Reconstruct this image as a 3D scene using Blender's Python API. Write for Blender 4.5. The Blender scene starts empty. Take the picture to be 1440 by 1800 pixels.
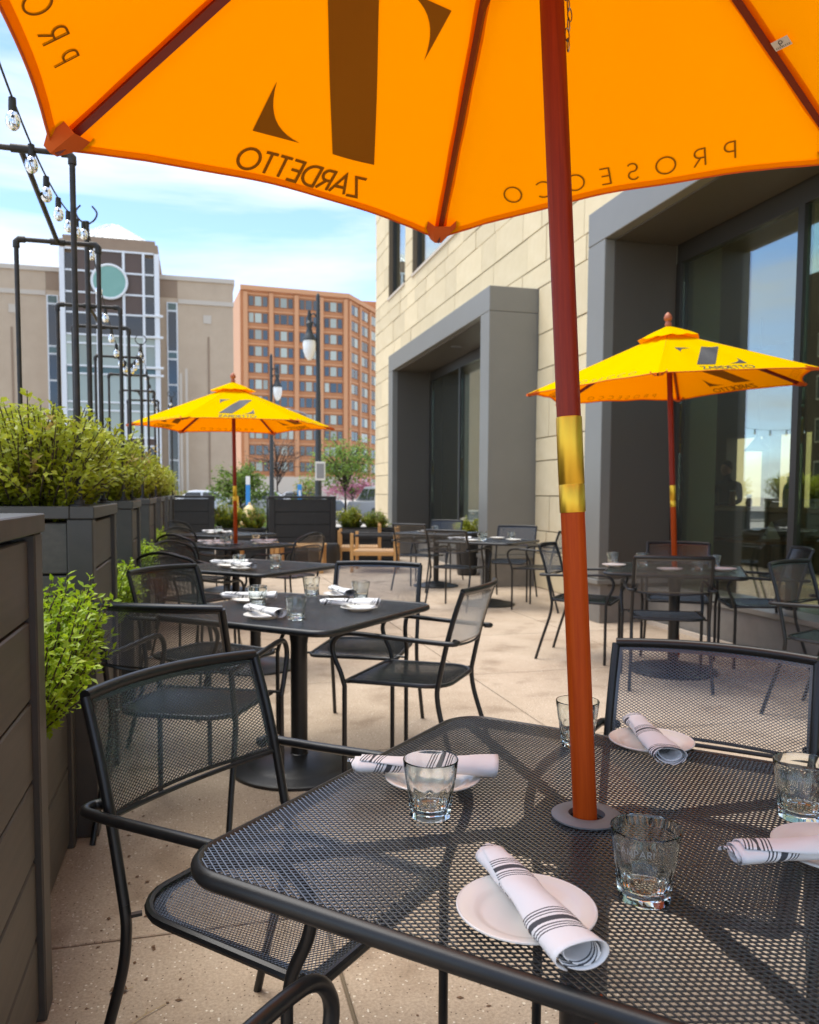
import bpy, bmesh, math, random
from mathutils import Vector, Matrix
R = math.radians
PI = math.pi
random.seed(7)
sc = bpy.context.scene
col = sc.collection

# ------------------------------------------------------------------ camera
cam_d = bpy.data.cameras.new('camera')
cam = bpy.data.objects.new('camera', cam_d)
col.objects.link(cam)
sc.camera = cam
cam_d.sensor_fit = 'VERTICAL'
cam_d.sensor_height = 33.0
cam_d.lens = 33.0 * 1420.0 / 1800.0
cam_d.shift_y = 60.0 / 1800.0
cam_d.clip_start = 0.05
cam_d.clip_end = 3000
CAM_H = 1.24
yaw, pitch, roll = R(14.8), math.atan(92 / 1420.0), R(0.3)
fwd = Vector((math.sin(yaw) * math.cos(pitch), math.cos(yaw) * math.cos(pitch), -math.sin(pitch)))
rgt = Vector((math.cos(yaw), -math.sin(yaw), 0))
upv = rgt.cross(fwd)
r2 = rgt * math.cos(roll) + upv * math.sin(roll)
u2 = upv * math.cos(roll) - rgt * math.sin(roll)
cam.matrix_world = Matrix(((r2.x, u2.x, -fwd.x, 0), (r2.y, u2.y, -fwd.y, 0), (r2.z, u2.z, -fwd.z, CAM_H), (0, 0, 0, 1)))
cam_d.dof.use_dof = True
cam_d.dof.focus_distance = 1.35
cam_d.dof.aperture_fstop = 7.5

# ------------------------------------------------------------------ sky and sun
SUN_DIR = Vector((-0.32, 0.20, 1.10)).normalized()      # towards the sun
sun_el = math.asin(SUN_DIR.z)
world = bpy.data.worlds.new('World')
sc.world = world
world.use_nodes = True
wn, wl = world.node_tree.nodes, world.node_tree.links
wn.clear()
w_out = wn.new('ShaderNodeOutputWorld')
w_bg = wn.new('ShaderNodeBackground')
w_sky = wn.new('ShaderNodeTexSky')
w_sky.sky_type = 'NISHITA'
w_sky.sun_disc = False
w_sky.sun_elevation = sun_el
w_sky.sun_rotation = math.atan2(SUN_DIR.x, SUN_DIR.y)
w_sky.altitude = 1800
w_sky.air_density = 0.85
w_sky.dust_density = 0.4
w_sky.ozone_density = 3.5
w_tc = wn.new('ShaderNodeTexCoord')
w_map = wn.new('ShaderNodeMapping')
w_map.inputs['Scale'].default_value = (1.3, 1.6, 7.0)
w_map.inputs['Rotation'].default_value = (0.0, 0.10, 0.35)
w_map.inputs['Location'].default_value = (0.4, 1.3, 0.5)
w_no = wn.new('ShaderNodeTexNoise')
w_no.inputs['Scale'].default_value = 1.25
w_no.inputs['Detail'].default_value = 7
w_no.inputs['Roughness'].default_value = 0.55
w_no.inputs['Distortion'].default_value = 0.35
w_rp = wn.new('ShaderNodeValToRGB')
w_rp.color_ramp.elements[0].position = 0.40
w_rp.color_ramp.elements[1].position = 0.62
w_rp.color_ramp.elements[0].color = (0.04, 0.04, 0.04, 1)
w_rp.color_ramp.elements[1].color = (0.97, 0.97, 0.97, 1)
w_mix = wn.new('ShaderNodeMixRGB')
w_mix.inputs['Color2'].default_value = (3.3, 3.4, 3.5, 1)
wl.new(w_tc.outputs['Generated'], w_map.inputs['Vector'])
wl.new(w_map.outputs['Vector'], w_no.inputs['Vector'])
wl.new(w_no.outputs['Fac'], w_rp.inputs['Fac'])
wl.new(w_rp.outputs['Color'], w_mix.inputs['Fac'])
wl.new(w_sky.outputs['Color'], w_mix.inputs['Color1'])
wl.new(w_mix.outputs['Color'], w_bg.inputs['Color'])
w_bg.inputs['Strength'].default_value = 0.142
wl.new(w_bg.outputs['Background'], w_out.inputs['Surface'])

sun_d = bpy.data.lights.new('sun', 'SUN')
sun = bpy.data.objects.new('sun', sun_d)
col.objects.link(sun)
sun.rotation_euler = SUN_DIR.to_track_quat('Z', 'Y').to_euler()
sun.location = (0, 0, 30)
sun_d.energy = 1.6
sun_d.angle = R(48)
sun_d.color = (1.0, 0.95, 0.86)

sc.view_settings.view_transform = 'Standard'
sc.view_settings.look = 'None'
sc.view_settings.gamma = 1.0
sc.view_settings.use_curve_mapping = False
sc.view_settings.exposure = 1.48
sc.cycles.max_bounces = 14
sc.cycles.transparent_max_bounces = 16
sc.cycles.transmission_bounces = 14
sc.cycles.glossy_bounces = 5
sc.cycles.diffuse_bounces = 4
sc.cycles.caustics_reflective = False
sc.cycles.caustics_refractive = False
sc.cycles.use_denoising = True

# ------------------------------------------------------------------ materials
M = {}
def mat(name, colr, rough=0.6, metal=0.0, var=None, bump=None, spec=None, coord='Object', rand=0.0, stretch=None):
    """principled material; var = (scale, colour2, contrast) noise mottling; bump = (scale, strength, dist); rand = per-object value spread"""
    m = bpy.data.materials.new(name)
    m.use_nodes = True
    n, l = m.node_tree.nodes, m.node_tree.links
    p = n['Principled BSDF']
    p.inputs['Base Color'].default_value = (*colr, 1)
    p.inputs['Roughness'].default_value = rough
    p.inputs['Metallic'].default_value = metal
    if spec is not None:
        p.inputs['Specular IOR Level'].default_value = spec
    tc = n.new('ShaderNodeTexCoord')
    last = None
    if var:
        no = n.new('ShaderNodeTexNoise')
        no.inputs['Scale'].default_value = var[0]
        no.inputs['Detail'].default_value = 5
        no.inputs['Roughness'].default_value = 0.62
        if stretch:
            mp = n.new('ShaderNodeMapping'); mp.inputs['Scale'].default_value = stretch
            l.new(tc.outputs[coord], mp.inputs['Vector']); l.new(mp.outputs['Vector'], no.inputs['Vector'])
        else:
            l.new(tc.outputs[coord], no.inputs['Vector'])
        rp = n.new('ShaderNodeValToRGB')
        c = var[2] if len(var) > 2 else 0.2
        rp.color_ramp.elements[0].position = 0.5 - c
        rp.color_ramp.elements[1].position = 0.5 + c
        rp.color_ramp.elements[0].color = (*colr, 1)
        rp.color_ramp.elements[1].color = (*var[1], 1)
        l.new(no.outputs['Fac'], rp.inputs['Fac'])
        last = rp.outputs['Color']
    if rand:
        oi = n.new('ShaderNodeObjectInfo')
        mr = n.new('ShaderNodeMapRange')
        mr.inputs['To Min'].default_value = 1 - rand
        mr.inputs['To Max'].default_value = 1 + rand
        l.new(oi.outputs['Random'], mr.inputs['Value'])
        hs = n.new('ShaderNodeHueSaturation')
        if last:
            l.new(last, hs.inputs['Color'])
        else:
            hs.inputs['Color'].default_value = (*colr, 1)
        l.new(mr.outputs['Result'], hs.inputs['Value'])
        last = hs.outputs['Color']
    if last:
        l.new(last, p.inputs['Base Color'])
    if bump:
        nb = n.new('ShaderNodeTexNoise')
        nb.inputs['Scale'].default_value = bump[0]
        nb.inputs['Detail'].default_value = 6
        l.new(tc.outputs[coord], nb.inputs['Vector'])
        b = n.new('ShaderNodeBump')
        b.inputs['Strength'].default_value = bump[1]
        b.inputs['Distance'].default_value = bump[2]
        l.new(nb.outputs['Fac'], b.inputs['Height'])
        l.new(b.outputs['Normal'], p.inputs['Normal'])
    M[name] = m
    return m

mat('black_metal', (0.007, 0.0075, 0.008), 0.36, 0.0, var=(40, (0.012, 0.0125, 0.013), 0.2), bump=(700, 0.05, 0.0004), spec=0.5)
mat('black_mesh', (0.022, 0.0225, 0.023), 0.26, 0.0, spec=1.0)
M['black_mesh'].node_tree.nodes['Principled BSDF'].inputs['Coat Weight'].default_value = 0.6
M['black_mesh'].node_tree.nodes['Principled BSDF'].inputs['Coat Roughness'].default_value = 0.18
M['table_mesh'] = M['black_mesh'].copy(); M['table_mesh'].name = 'table_mesh'
M['table_mesh'].node_tree.nodes['Principled BSDF'].inputs['Base Color'].default_value = (0.046, 0.0465, 0.046, 1)
mat('ring_grey', (0.16, 0.165, 0.17), 0.5)
mat('pipe', (0.022, 0.023, 0.022), 0.5, 0.3, var=(30, (0.045, 0.035, 0.028), 0.15))
mat('planter_board', (0.070, 0.064, 0.053), 0.46, stretch=(3, 0.25, 5), var=(9, (0.104, 0.092, 0.072), 0.22), bump=(60, 0.12, 0.002), rand=0.10)
mat('planter_post', (0.060, 0.056, 0.049), 0.42, var=(12, (0.078, 0.070, 0.058), 0.2), bump=(80, 0.1, 0.002))
mat('planter_shaded', (0.022, 0.023, 0.022), 0.5, var=(9, (0.030, 0.031, 0.029), 0.25), rand=0.08)  # far planters: shade on their camera-facing sides painted as near-black boards
mat('planter_dark', (0.006, 0.006, 0.006), 0.9)
mat('planter_cap', (0.10, 0.103, 0.105), 0.45, var=(14, (0.14, 0.14, 0.14), 0.2))
mat('soil', (0.035, 0.024, 0.016), 0.95, bump=(60, 0.5, 0.01))
mat('wood_pole_shaded', (0.17, 0.011, 0.002), 0.46, var=(5, (0.27, 0.024, 0.003), 0.2), stretch=(30, 30, 1.2), spec=0.3, bump=(40, 0.15, 0.001))  # dark red of the upper half paints in the canopy's shade
mat('wood_pole_lit', (0.36, 0.042, 0.003), 0.46, var=(6, (0.48, 0.074, 0.004), 0.2), stretch=(30, 30, 1.2), spec=0.15, bump=(40, 0.15, 0.001))  # brighter copy for the lower half, daylight put into the wood colour
mat('finial_wood', (0.42, 0.12, 0.05), 0.45)
mat('brass', (0.80, 0.47, 0.045), 0.36, 0.95)
mat('rib_wood', (0.13, 0.012, 0.005), 0.5)
mat('pocket_cloth', (0.70, 0.12, 0.006), 0.8)
mat('plate_glaze', (0.87, 0.835, 0.765), 0.16, var=(12, (0.89, 0.86, 0.80), 0.3))
mat('teak', (0.58, 0.30, 0.09), 0.5, var=(8, (0.66, 0.37, 0.13), 0.25))
mat('rope_weave', (0.62, 0.42, 0.24), 0.8, var=(60, (0.45, 0.28, 0.15), 0.2))
mat('frame_metal', (0.205, 0.197, 0.172), 0.34, 0.0, var=(2.2, (0.23, 0.221, 0.194), 0.3))
mat('bronze_panel', (0.088, 0.076, 0.060), 0.45)
mat('bronze_frame', (0.030, 0.027, 0.022), 0.4)
mat('plinth_stone', (0.19, 0.175, 0.15), 0.7, var=(6, (0.25, 0.23, 0.20), 0.25), bump=(90, 0.2, 0.002))
mat('mortar', (0.20, 0.155, 0.10), 0.9)
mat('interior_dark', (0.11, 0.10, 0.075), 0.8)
mat('interior_floor', (0.20, 0.14, 0.09), 0.35)
mat('interior_pale', (0.52, 0.55, 0.42), 0.7)
mat('interior_ceiling', (0.45, 0.42, 0.36), 0.8)
mat('court_stone', (0.74, 0.62, 0.38), 0.8, var=(1.5, (0.66, 0.54, 0.32), 0.2))
mat('counter_wood', (0.30, 0.15, 0.06), 0.35, var=(9, (0.22, 0.10, 0.04), 0.2))
mat('skin', (0.34, 0.18, 0.12), 0.5)
mat('dark_shirt', (0.018, 0.018, 0.02), 0.8)
mat('dark_hair', (0.012, 0.009, 0.007), 0.6)
mat('blue_plastic', (0.02, 0.33, 0.72), 0.3)
mat('lamp_black', (0.015, 0.015, 0.015), 0.5)
mat('tan_brick', (0.60, 0.465, 0.325), 0.85, var=(0.9, (0.53, 0.40, 0.275), 0.25), bump=(20, 0.2, 0.01))
mat('tan_dark', (0.36, 0.255, 0.17), 0.85, var=(0.8, (0.31, 0.215, 0.145), 0.25))
mat('tan_stone', (0.60, 0.52, 0.42), 0.8)
mat('white_mullion', (0.80, 0.81, 0.80), 0.45)
mat('brown_panel', (0.115, 0.072, 0.052), 0.5, rand=0.06)
mat('roof_glass', (0.62, 0.64, 0.60), 0.3)
mat('clock_green', (0.20, 0.40, 0.33), 0.5, var=(1.5, (0.24, 0.45, 0.37), 0.3))
mat('dark_glass', (0.014, 0.016, 0.02), 0.05, spec=0.9, rand=0.3)
mat('pale_glass', (0.36, 0.40, 0.33), 0.08, spec=0.8, rand=0.25)
mat('green_glass', (0.05, 0.10, 0.085), 0.06, spec=0.8, rand=0.2)
mat('brick_orange', (0.57, 0.255, 0.112), 0.85, var=(0.35, (0.48, 0.205, 0.088), 0.25))
mat('brick_trim', (0.61, 0.305, 0.15), 0.8)
mat('brick_side_lit', (0.60, 0.33, 0.19), 0.8)  # paler than the front brick: sunlight painted onto the left side face
mat('far_glass', (0.055, 0.07, 0.08), 0.08, spec=0.9, rand=0.4)
mat('blind_glass', (0.40, 0.43, 0.36), 0.2, spec=0.6, rand=0.25)
mat('far_frame', (0.30, 0.13, 0.055), 0.7)
mat('brown_brick', (0.10, 0.062, 0.045), 0.85)
mat('asphalt', (0.055, 0.054, 0.052), 0.9, var=(0.6, (0.07, 0.068, 0.065), 0.2))
mat('plaza', (0.44, 0.40, 0.35), 0.85, var=(0.7, (0.50, 0.46, 0.40), 0.25))
mat('bark', (0.075, 0.05, 0.035), 0.9)
mat('lamp_iron', (0.030, 0.037, 0.040), 0.5)
mat('lamp_globe', (0.86, 0.88, 0.86), 0.15)
mat('car_white', (0.74, 0.75, 0.76), 0.25)
mat('car_grey', (0.30, 0.31, 0.32), 0.25)
mat('car_dark', (0.04, 0.045, 0.05), 0.2)
mat('car_glass', (0.015, 0.018, 0.02), 0.05, spec=0.9)
mat('tyre', (0.02, 0.02, 0.02), 0.8)
mat('chrome', (0.5, 0.5, 0.5), 0.3, 0.8)
mat('sign_blue', (0.03, 0.25, 0.62), 0.4)
mat('sign_white', (0.78, 0.78, 0.76), 0.5)
mat('safety_yellow', (0.80, 0.48, 0.04), 0.5)
mat('hydrant_cream', (0.74, 0.58, 0.30), 0.5)
mat('pot_white', (0.70, 0.66, 0.58), 0.6)
mat('wire', (0.018, 0.018, 0.016), 0.6)
mat('filament', (0.65, 0.42, 0.16), 0.4, 0.6)
mat('etch', (0.34, 0.35, 0.34), 0.5)
mat('ink_outside', (0.045, 0.044, 0.046), 0.6)
mat('ink_inside', (0.36, 0.135, 0.008), 0.9, spec=0.1)
mat('tag_white', (0.74, 0.70, 0.60), 0.7)
mat('tag_ink', (0.06, 0.05, 0.05), 0.7)
mat('chain_steel', (0.28, 0.25, 0.22), 0.35, 0.9)
mat('debris', (0.17, 0.10, 0.055), 0.9)
mat('straw', (0.50, 0.38, 0.20), 0.9)
mat('flower_white', (0.82, 0.80, 0.74), 0.7)
mat('leather_dark', (0.03, 0.028, 0.026), 0.4)

def concrete():
    m = mat('concrete', (0.42, 0.33, 0.24), 0.85)
    n, l = m.node_tree.nodes, m.node_tree.links
    p = n['Principled BSDF']
    geo = n.new('ShaderNodeNewGeometry')
    no = n.new('ShaderNodeTexNoise'); no.inputs['Scale'].default_value = 1.1; no.inputs['Detail'].default_value = 8; no.inputs['Roughness'].default_value = 0.65
    l.new(geo.outputs['Position'], no.inputs['Vector'])
    r1 = n.new('ShaderNodeValToRGB')
    r1.color_ramp.elements[0].position = 0.30; r1.color_ramp.elements[0].color = (0.395, 0.305, 0.218, 1)
    r1.color_ramp.elements[1].position = 0.70; r1.color_ramp.elements[1].color = (0.57, 0.47, 0.36, 1)
    l.new(no.outputs['Fac'], r1.inputs['Fac'])
    fine = n.new('ShaderNodeTexNoise'); fine.inputs['Scale'].default_value = 120; fine.inputs['Detail'].default_value = 6; fine.inputs['Roughness'].default_value = 0.7
    l.new(geo.outputs['Position'], fine.inputs['Vector'])
    r2_ = n.new('ShaderNodeValToRGB')
    r2_.color_ramp.elements[0].position = 0.32; r2_.color_ramp.elements[0].color = (0.62, 0.58, 0.54, 1)
    r2_.color_ramp.elements[1].position = 0.66; r2_.color_ramp.elements[1].color = (1.15, 1.13, 1.1, 1)
    l.new(fine.outputs['Fac'], r2_.inputs['Fac'])
    mul = n.new('ShaderNodeMixRGB'); mul.blend_type = 'MULTIPLY'; mul.inputs['Fac'].default_value = 0.8
    l.new(r1.outputs['Color'], mul.inputs['Color1']); l.new(r2_.outputs['Color'], mul.inputs['Color2'])
    last = mul.outputs['Color']
    for scl, thr, colr, cthr in ((75, 0.20, (0.74, 0.67, 0.55, 1), 0.68), (95, 0.22, (0.14, 0.095, 0.06, 1), 0.72), (38, 0.16, (0.68, 0.60, 0.47, 1), 0.80)):
        vo = n.new('ShaderNodeTexVoronoi'); vo.inputs['Scale'].default_value = scl
        l.new(geo.outputs['Position'], vo.inputs['Vector'])
        lt = n.new('ShaderNodeMath'); lt.operation = 'LESS_THAN'; lt.inputs[1].default_value = thr
        l.new(vo.outputs['Distance'], lt.inputs[0])
        sp = n.new('ShaderNodeSeparateColor'); l.new(vo.outputs['Color'], sp.inputs['Color'])
        gt = n.new('ShaderNodeMath'); gt.operation = 'GREATER_THAN'; gt.inputs[1].default_value = cthr
        l.new(sp.outputs['Red'], gt.inputs[0])
        mm = n.new('ShaderNodeMath'); mm.operation = 'MULTIPLY'
        l.new(lt.outputs[0], mm.inputs[0]); l.new(gt.outputs[0], mm.inputs[1])
        mx = n.new('ShaderNodeMixRGB'); mx.inputs['Color2'].default_value = colr
        l.new(mm.outputs[0], mx.inputs['Fac']); l.new(last, mx.inputs['Color1'])
        last = mx.outputs['Color']
    st = n.new('ShaderNodeTexNoise'); st.inputs['Scale'].default_value = 3.1; st.inputs['Detail'].default_value = 3
    l.new(geo.outputs['Position'], st.inputs['Vector'])
    r3 = n.new('ShaderNodeValToRGB')
    r3.color_ramp.elements[0].position = 0.30; r3.color_ramp.elements[0].color = (0.58, 0.53, 0.48, 1)
    r3.color_ramp.elements[1].position = 0.45; r3.color_ramp.elements[1].color = (1, 1, 1, 1)
    l.new(st.outputs['Fac'], r3.inputs['Fac'])
    m2 = n.new('ShaderNodeMixRGB'); m2.blend_type = 'MULTIPLY'; m2.inputs['Fac'].default_value = 0.7
    l.new(last, m2.inputs['Color1']); l.new(r3.outputs['Color'], m2.inputs['Color2'])
    l.new(m2.outputs['Color'], p.inputs['Base Color'])
    b = n.new('ShaderNodeBump'); b.inputs['Strength'].default_value = 0.25; b.inputs['Distance'].default_value = 0.003
    l.new(fine.outputs['Fac'], b.inputs['Height']); l.new(b.outputs['Normal'], p.inputs['Normal'])
concrete()

def limestone():
    m = mat('limestone', (0.69, 0.565, 0.345), 0.85, var=(3.0, (0.76, 0.635, 0.415), 0.25), bump=(45, 0.25, 0.004), coord='Generated', rand=0.09)
limestone()

def fabric(name, dif, trn, tfac):
    m = bpy.data.materials.new(name); m.use_nodes = True
    n, l = m.node_tree.nodes, m.node_tree.links
    n.clear()
    o = n.new('ShaderNodeOutputMaterial'); mx = n.new('ShaderNodeMixShader')
    d = n.new('ShaderNodeBsdfDiffuse'); t = n.new('ShaderNodeBsdfTranslucent')
    d.inputs['Color'].default_value = (*dif, 1); t.inputs['Color'].default_value = (*trn, 1)
    mx.inputs['Fac'].default_value = tfac
    tc = n.new('ShaderNodeTexCoord'); no = n.new('ShaderNodeTexNoise'); no.inputs['Scale'].default_value = 3.2; no.inputs['Detail'].default_value = 5; no.inputs['Distortion'].default_value = 0.2
    no2 = n.new('ShaderNodeTexNoise'); no2.inputs['Scale'].default_value = 420
    l.new(tc.outputs['Object'], no.inputs['Vector']); l.new(tc.outputs['Object'], no2.inputs['Vector'])
    b = n.new('ShaderNodeBump'); b.inputs['Strength'].default_value = 0.22; b.inputs['Distance'].default_value = 0.03
    b2 = n.new('ShaderNodeBump'); b2.inputs['Strength'].default_value = 0.1; b2.inputs['Distance'].default_value = 0.001
    l.new(no.outputs['Fac'], b.inputs['Height']); l.new(no2.outputs['Fac'], b2.inputs['Height']); l.new(b.outputs['Normal'], b2.inputs['Normal'])
    l.new(b2.outputs['Normal'], d.inputs['Normal']); l.new(b2.outputs['Normal'], t.inputs['Normal'])
    l.new(d.outputs[0], mx.inputs[1]); l.new(t.outputs[0], mx.inputs[2]); l.new(mx.outputs[0], o.inputs['Surface'])
    M[name] = m
fabric('canopy_cloth', (0.95, 0.68, 0.0), (1.0, 0.185, 0.0), 0.41)
fabric('canopy_seam', (0.93, 0.50, 0.0), (1.0, 0.11, 0.0), 0.33)

def leafmat(name, c, c2, tr=0.35):
    m = bpy.data.materials.new(name); m.use_nodes = True
    n, l = m.node_tree.nodes, m.node_tree.links
    n.clear()
    o = n.new('ShaderNodeOutputMaterial'); mx = n.new('ShaderNodeMixShader')
    p = n.new('ShaderNodeBsdfPrincipled'); t = n.new('ShaderNodeBsdfTranslucent')
    p.inputs['Roughness'].default_value = 0.38
    geo = n.new('ShaderNodeNewGeometry')
    mc = n.new('ShaderNodeMixRGB'); mc.inputs['Color1'].default_value = (*c, 1); mc.inputs['Color2'].default_value = (*c2, 1)
    l.new(geo.outputs['Random Per Island'], mc.inputs['Fac'])
    l.new(mc.outputs[0], p.inputs['Base Color']); l.new(mc.outputs[0], t.inputs['Color'])
    mx.inputs['Fac'].default_value = tr
    l.new(p.outputs[0], mx.inputs[1]); l.new(t.outputs[0], mx.inputs[2]); l.new(mx.outputs[0], o.inputs['Surface'])
    M[name] = m
leafmat('leaf_box', (0.22, 0.26, 0.010), (0.50, 0.50, 0.024))
leafmat('leaf_tip', (0.38, 0.43, 0.030), (0.52, 0.54, 0.06), 0.4)
leafmat('leaf_bright', (0.25, 0.40, 0.014), (0.46, 0.60, 0.025), 0.42)
leafmat('leaf_yellow', (0.50, 0.36, 0.10), (0.62, 0.46, 0.16), 0.4)
leafmat('leaf_tree', (0.10, 0.17, 0.025), (0.20, 0.28, 0.045), 0.4)
leafmat('leaf_spring', (0.22, 0.34, 0.05), (0.34, 0.46, 0.09), 0.45)
leafmat('leaf_brown', (0.22, 0.13, 0.08), (0.33, 0.20, 0.13), 0.3)
leafmat('blossom_pink', (0.52, 0.22, 0.30), (0.66, 0.34, 0.42), 0.35)

def glassmat(name, tint, rough=0.0):
    m = bpy.data.materials.new(name); m.use_nodes = True
    n, l = m.node_tree.nodes, m.node_tree.links
    n.clear()
    o = n.new('ShaderNodeOutputMaterial'); g = n.new('ShaderNodeBsdfGlass')
    g.inputs['Color'].default_value = (*tint, 1); g.inputs['Roughness'].default_value = rough; g.inputs['IOR'].default_value = 1.5
    l.new(g.outputs[0], o.inputs['Surface']); M[name] = m
glassmat('tumbler_glass', (0.975, 0.99, 0.98))
glassmat('bulb_glass', (0.97, 0.98, 0.97))
def panemat(name, tint, base):
    """float glass: clear, with a facing-dependent mirror share that is the same on both faces of the pane"""
    m = bpy.data.materials.new(name); m.use_nodes = True
    n, l = m.node_tree.nodes, m.node_tree.links
    n.clear()
    o = n.new('ShaderNodeOutputMaterial'); mx = n.new('ShaderNodeMixShader')
    t = n.new('ShaderNodeBsdfTransparent'); g = n.new('ShaderNodeBsdfGlossy'); f = n.new('ShaderNodeLayerWeight')
    f.inputs['Blend'].default_value = 0.5
    pw = n.new('ShaderNodeMath'); pw.operation = 'POWER'; pw.inputs[1].default_value = 3
    ma = n.new('ShaderNodeMath'); ma.operation = 'MULTIPLY_ADD'; ma.inputs[1].default_value = 0.65; ma.inputs[2].default_value = base
    t.inputs['Color'].default_value = (*tint, 1); g.inputs['Roughness'].default_value = 0.0; g.inputs['Color'].default_value = (0.92, 0.97, 0.97, 1)
    l.new(f.outputs['Facing'], pw.inputs[0]); l.new(pw.outputs[0], ma.inputs[0])
    l.new(ma.outputs[0], mx.inputs['Fac']); l.new(t.outputs[0], mx.inputs[1]); l.new(g.outputs[0], mx.inputs[2]); l.new(mx.outputs[0], o.inputs['Surface'])
    M[name] = m
panemat('window_pane', (0.88, 0.92, 0.78), 0.19)

def napkin_mat():
    m = mat('napkin_cloth', (0.87, 0.86, 0.85), 0.9, bump=(38, 0.45, 0.004))
    n, l = m.node_tree.nodes, m.node_tree.links
    p = n['Principled BSDF']
    uv = n.new('ShaderNodeUVMap'); uv.uv_map = 'cloth'
    sx = n.new('ShaderNodeSeparateXYZ'); l.new(uv.outputs['UV'], sx.inputs['Vector'])
    fr = n.new('ShaderNodeMath'); fr.operation = 'FRACT'; l.new(sx.outputs['X'], fr.inputs[0])
    rp = n.new('ShaderNodeValToRGB'); rp.color_ramp.interpolation = 'CONSTANT'
    white = (0.87, 0.86, 0.85, 1); dark = (0.075, 0.078, 0.085, 1)
    stops = [(0, white)]
    for a, b in ((0.10, 0.117), (0.140, 0.157), (0.180, 0.197), (0.235, 0.315), (0.355, 0.372), (0.395, 0.412), (0.435, 0.452)):
        stops += [(a, dark), (b, white)]
    els = rp.color_ramp.elements
    els[0].position, els[0].color = 0.0, white
    els[1].position, els[1].color = stops[1]
    for pos, c in stops[2:]:
        e = els.new(pos); e.color = c
    l.new(fr.outputs[0], rp.inputs['Fac']); l.new(rp.outputs['Color'], p.inputs['Base Color'])
napkin_mat()

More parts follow.
